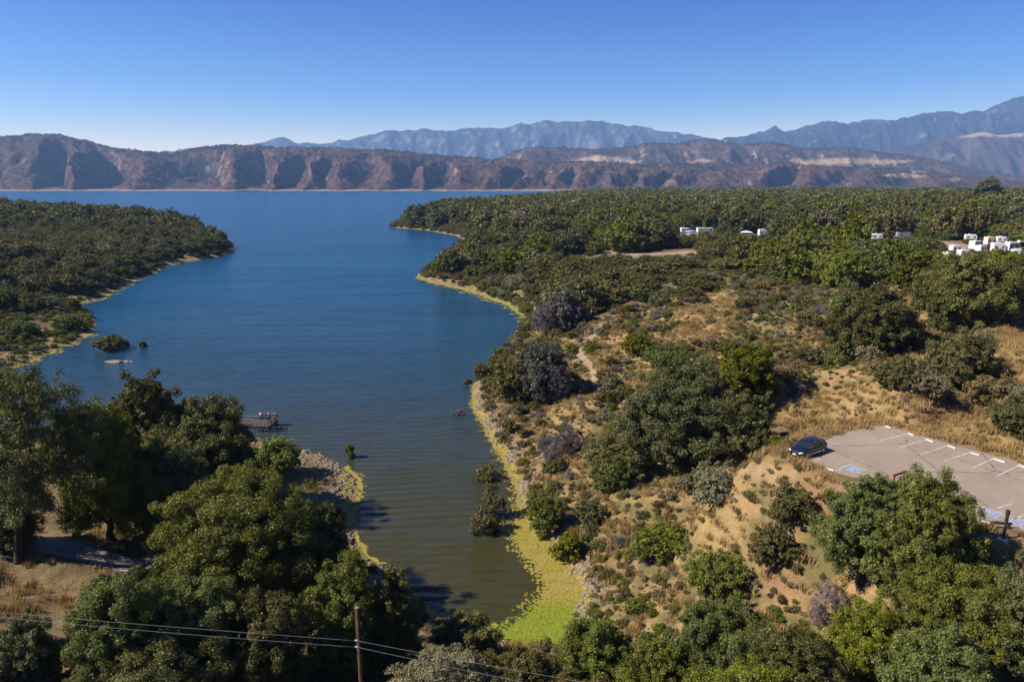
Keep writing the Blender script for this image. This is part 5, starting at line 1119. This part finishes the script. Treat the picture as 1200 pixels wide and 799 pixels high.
# ------------------------------------------------------------------ utility pole and wires
POLE = simple('creosote_pole', (.060, .032, .022), .9, .15, 0, 3, .35, .5); WIRE = simple('aluminium_wire', (.13, .13, .145), .6, .3, .2, 5, .1, 0); PORC = simple('insulator', (.25, .22, .2), .3, .6)
tp = at_y(418, 712, 30.); gz_ = float(TG(tp[0], 30.)); up = empty('utility_pole', (float(tp[0]), 30., gz_), 0, 'dark brown wooden utility pole carrying wires at the bottom of the view', 'utility pole')
Hp = float(tp[2]) - gz_; MB().tube([(0, 0, -.5), (0, 0, Hp * .5), (0, 0, Hp)], [.14, .12, .10], 14).build('shaft', POLE, up, True); MB().cyl((0, 0, Hp + .012), .104, .03).build('cap', simple('pole_cap', (.25, .25, .26), .5, .4, .5), up)
at1 = float(at_y(418, 747.5, 30.)[2]); at2 = float(at_y(418, 755, 30.)[2])
for zz in (at1, at2): MB().tube([(-.15, -.15, zz - gz_), (.05, -.2, zz - gz_)], .045, 8).build('insulator', PORC, up, True); MB().tube([(0, 0, zz - gz_ + .1), (0, -.2, zz - gz_)], .02, 6).build('bracket', WIRE, up)
def wire(a, b, sag, label, r=.009):
    a, b = Vector(a), Vector(b); pts = [a.lerp(b, k / 30) - Vector((0, 0, sag * 4 * (k / 30) * (1 - k / 30))) for k in range(31)]
    o = MB().tube(pts, r, 5).build('power_wire', WIRE, None, True); tag(o, label, 'wire', 'wires of the utility pole')
pb = Vector((float(tp[0]), 29.8, 0))
def W3(px, py, Y): return tuple(float(v) for v in at_y(px, py, Y))
wire((pb.x, pb.y, at1), W3(-260, 693, 33.), .12, 'upper wire running left from the utility pole'); wire((pb.x, pb.y, at2), W3(-260, 694.5, 33.), .22, 'lower wire running left from the utility pole')
wire((pb.x, pb.y, at1), W3(760, 812, 26.), .05, 'upper wire running right from the utility pole'); wire((pb.x, pb.y, at2), W3(760, 828, 26.), .05, 'lower wire running right from the utility pole')

# twisted dead branches on the slope
x, y, z = hit(678, 528); r_ = random.Random(8); e = empty('dead_tree', (x, y, z), 0, 'twisted dead branches rising black from the slope scrub', 'dead tree'); k_ = float(proj(x, y, z)[2]) / F
mb = MB(); 
for pts in ([(-2, 0), (-14, 12), (-22, 22), (-30, 30)], [(-8, 6), (-20, 10), (-27, 20)], [(0, 0), (6, 12), (2, 24), (4, 36)], [(4, 10), (14, 14), (20, 10)], [(0, 0), (10, 4), (16, -2)], [(-10, 8), (-10, 20), (-16, 27)], [(2, 20), (-3, 27)], [(-2, 2), (8, 14), (14, 22)]):
    mb.tube([(a * k_, r_.uniform(-.4, .4), b * k_ * 1.05 - (.3 if b == 0 else 0)) for a, b in pts], [.16, .12, .08, .04][:len(pts)], 6)
mb.build('branches', simple('charred_wood', (.045, .035, .032), .9, .1), e, True)
mb = MB()
for k in range(60):
    a = r_.choice([(-30, 30), (-27, 20), (4, 36), (20, 10), (14, 22), (-16, 27)]); p0 = Vector((a[0] * k_, 0, a[1] * k_)); mb.tube([p0, p0 + Vector((r_.uniform(-.6, .6), r_.uniform(-.5, .5), r_.uniform(-.3, .6)))], [.02, .008], 4)
mb.build('twigs', DEADWOOD, e)

# ------------------------------------------------------------------ air, sky, sun, camera
def haze():
    m = NT('air'); v = m.n('ShaderNodeVolumePrincipled', {'Color': (.34, .58, 1, 1), 'Density': HAZE, 'Anisotropy': .1}); m.t.links.new(v.outputs[0], m.out.inputs['Volume'])
    mb = MB(); mb.box((0, 5950, 800), (26000, 13300, 1630)); o = mb.build('haze', m.mat); tag(o, kind='stuff', label='thin bluish air over the whole valley', cat='haze'); return o
HAZE = 5.5e-5
haze()
EL = rad(42); AZ = math.atan2(-.16, -1.)        # direction towards the sun, mostly from the left
sd_ = Vector((math.cos(EL) * math.cos(AZ), math.cos(EL) * math.sin(AZ), math.sin(EL)))
w = bpy.data.worlds.new('World'); scene.world = w; w.use_nodes = True; nt = w.node_tree; nt.nodes.clear()
sky = nt.nodes.new('ShaderNodeTexSky'); sky.sky_type = 'NISHITA'; sky.sun_disc = False; sky.sun_elevation = EL; sky.sun_rotation = math.pi / 2 - AZ; sky.altitude = 300; sky.air_density = 1.0; sky.dust_density = .1; sky.ozone_density = 5.0
bg = nt.nodes.new('ShaderNodeBackground'); wo = nt.nodes.new('ShaderNodeOutputWorld'); bg.inputs[1].default_value = .078; hsn = nt.nodes.new('ShaderNodeHueSaturation'); hsn.inputs['Hue'].default_value = .503; hsn.inputs['Saturation'].default_value = 1.2; nt.links.new(sky.outputs[0], hsn.inputs['Color'])
tc = nt.nodes.new('ShaderNodeTexCoord'); sz = nt.nodes.new('ShaderNodeSeparateXYZ'); nt.links.new(tc.outputs['Generated'], sz.inputs[0]); cr = nt.nodes.new('ShaderNodeValToRGB'); nt.links.new(sz.outputs[2], cr.inputs[0])
els = [(.0, (1.85, 1.18, .82)), (.05, (1.42, 1.0, .79)), (.12, (.45, .62, .77)), (.22, (.11, .35, .70)), (.6, (.24, .42, .75))]
while len(cr.color_ramp.elements) < len(els): cr.color_ramp.elements.new(.5)
for e_, (p_, c_) in zip(cr.color_ramp.elements, els): e_.position = p_; e_.color = (*c_, 1)
mx = nt.nodes.new('ShaderNodeMix'); mx.data_type = 'RGBA'; mx.blend_type = 'MULTIPLY'; mx.inputs[0].default_value = 1; nt.links.new(hsn.outputs[0], mx.inputs[6]); nt.links.new(cr.outputs[0], mx.inputs[7]); nt.links.new(mx.outputs[2], bg.inputs[0]); nt.links.new(bg.outputs[0], wo.inputs[0])
sl = bpy.data.lights.new('sun', 'SUN'); sl.energy = 5.; sl.angle = rad(.53); sl.color = (1., .93, .82); so = bpy.data.objects.new('sun', sl); COL.objects.link(so); so.rotation_euler = sd_.to_track_quat('Z', 'Y').to_euler()
cd = bpy.data.cameras.new('camera'); cd.sensor_width = 36; cd.lens = 36 * F / 1200; cd.clip_start = .5; cd.clip_end = 40000; co_ = bpy.data.objects.new('camera', cd); COL.objects.link(co_); co_.location = (0, 0, CAMZ); co_.rotation_euler = (math.pi / 2 - PITCH, 0, 0); scene.camera = co_
vs_ = scene.view_settings; vs_.view_transform = 'Standard'; vs_.look = 'None'; vs_.exposure = 1.02; vs_.gamma = 1; vs_.use_curve_mapping = False
scene.render.engine = 'CYCLES'; cy = scene.cycles; cy.max_bounces = 6; cy.diffuse_bounces = 2; cy.glossy_bounces = 2; cy.transmission_bounces = 3; cy.transparent_max_bounces = 8; cy.volume_bounces = 1; cy.use_denoising = True; cy.denoiser = 'OPENIMAGEDENOISE'; cy.denoising_input_passes = 'RGB_ALBEDO_NORMAL'; cy.denoising_prefilter = 'ACCURATE'; cy.sample_clamp_indirect = 1.5; cy.sample_clamp_direct = 12.; cy.use_adaptive_sampling = True
scene.render.use_persistent_data = False
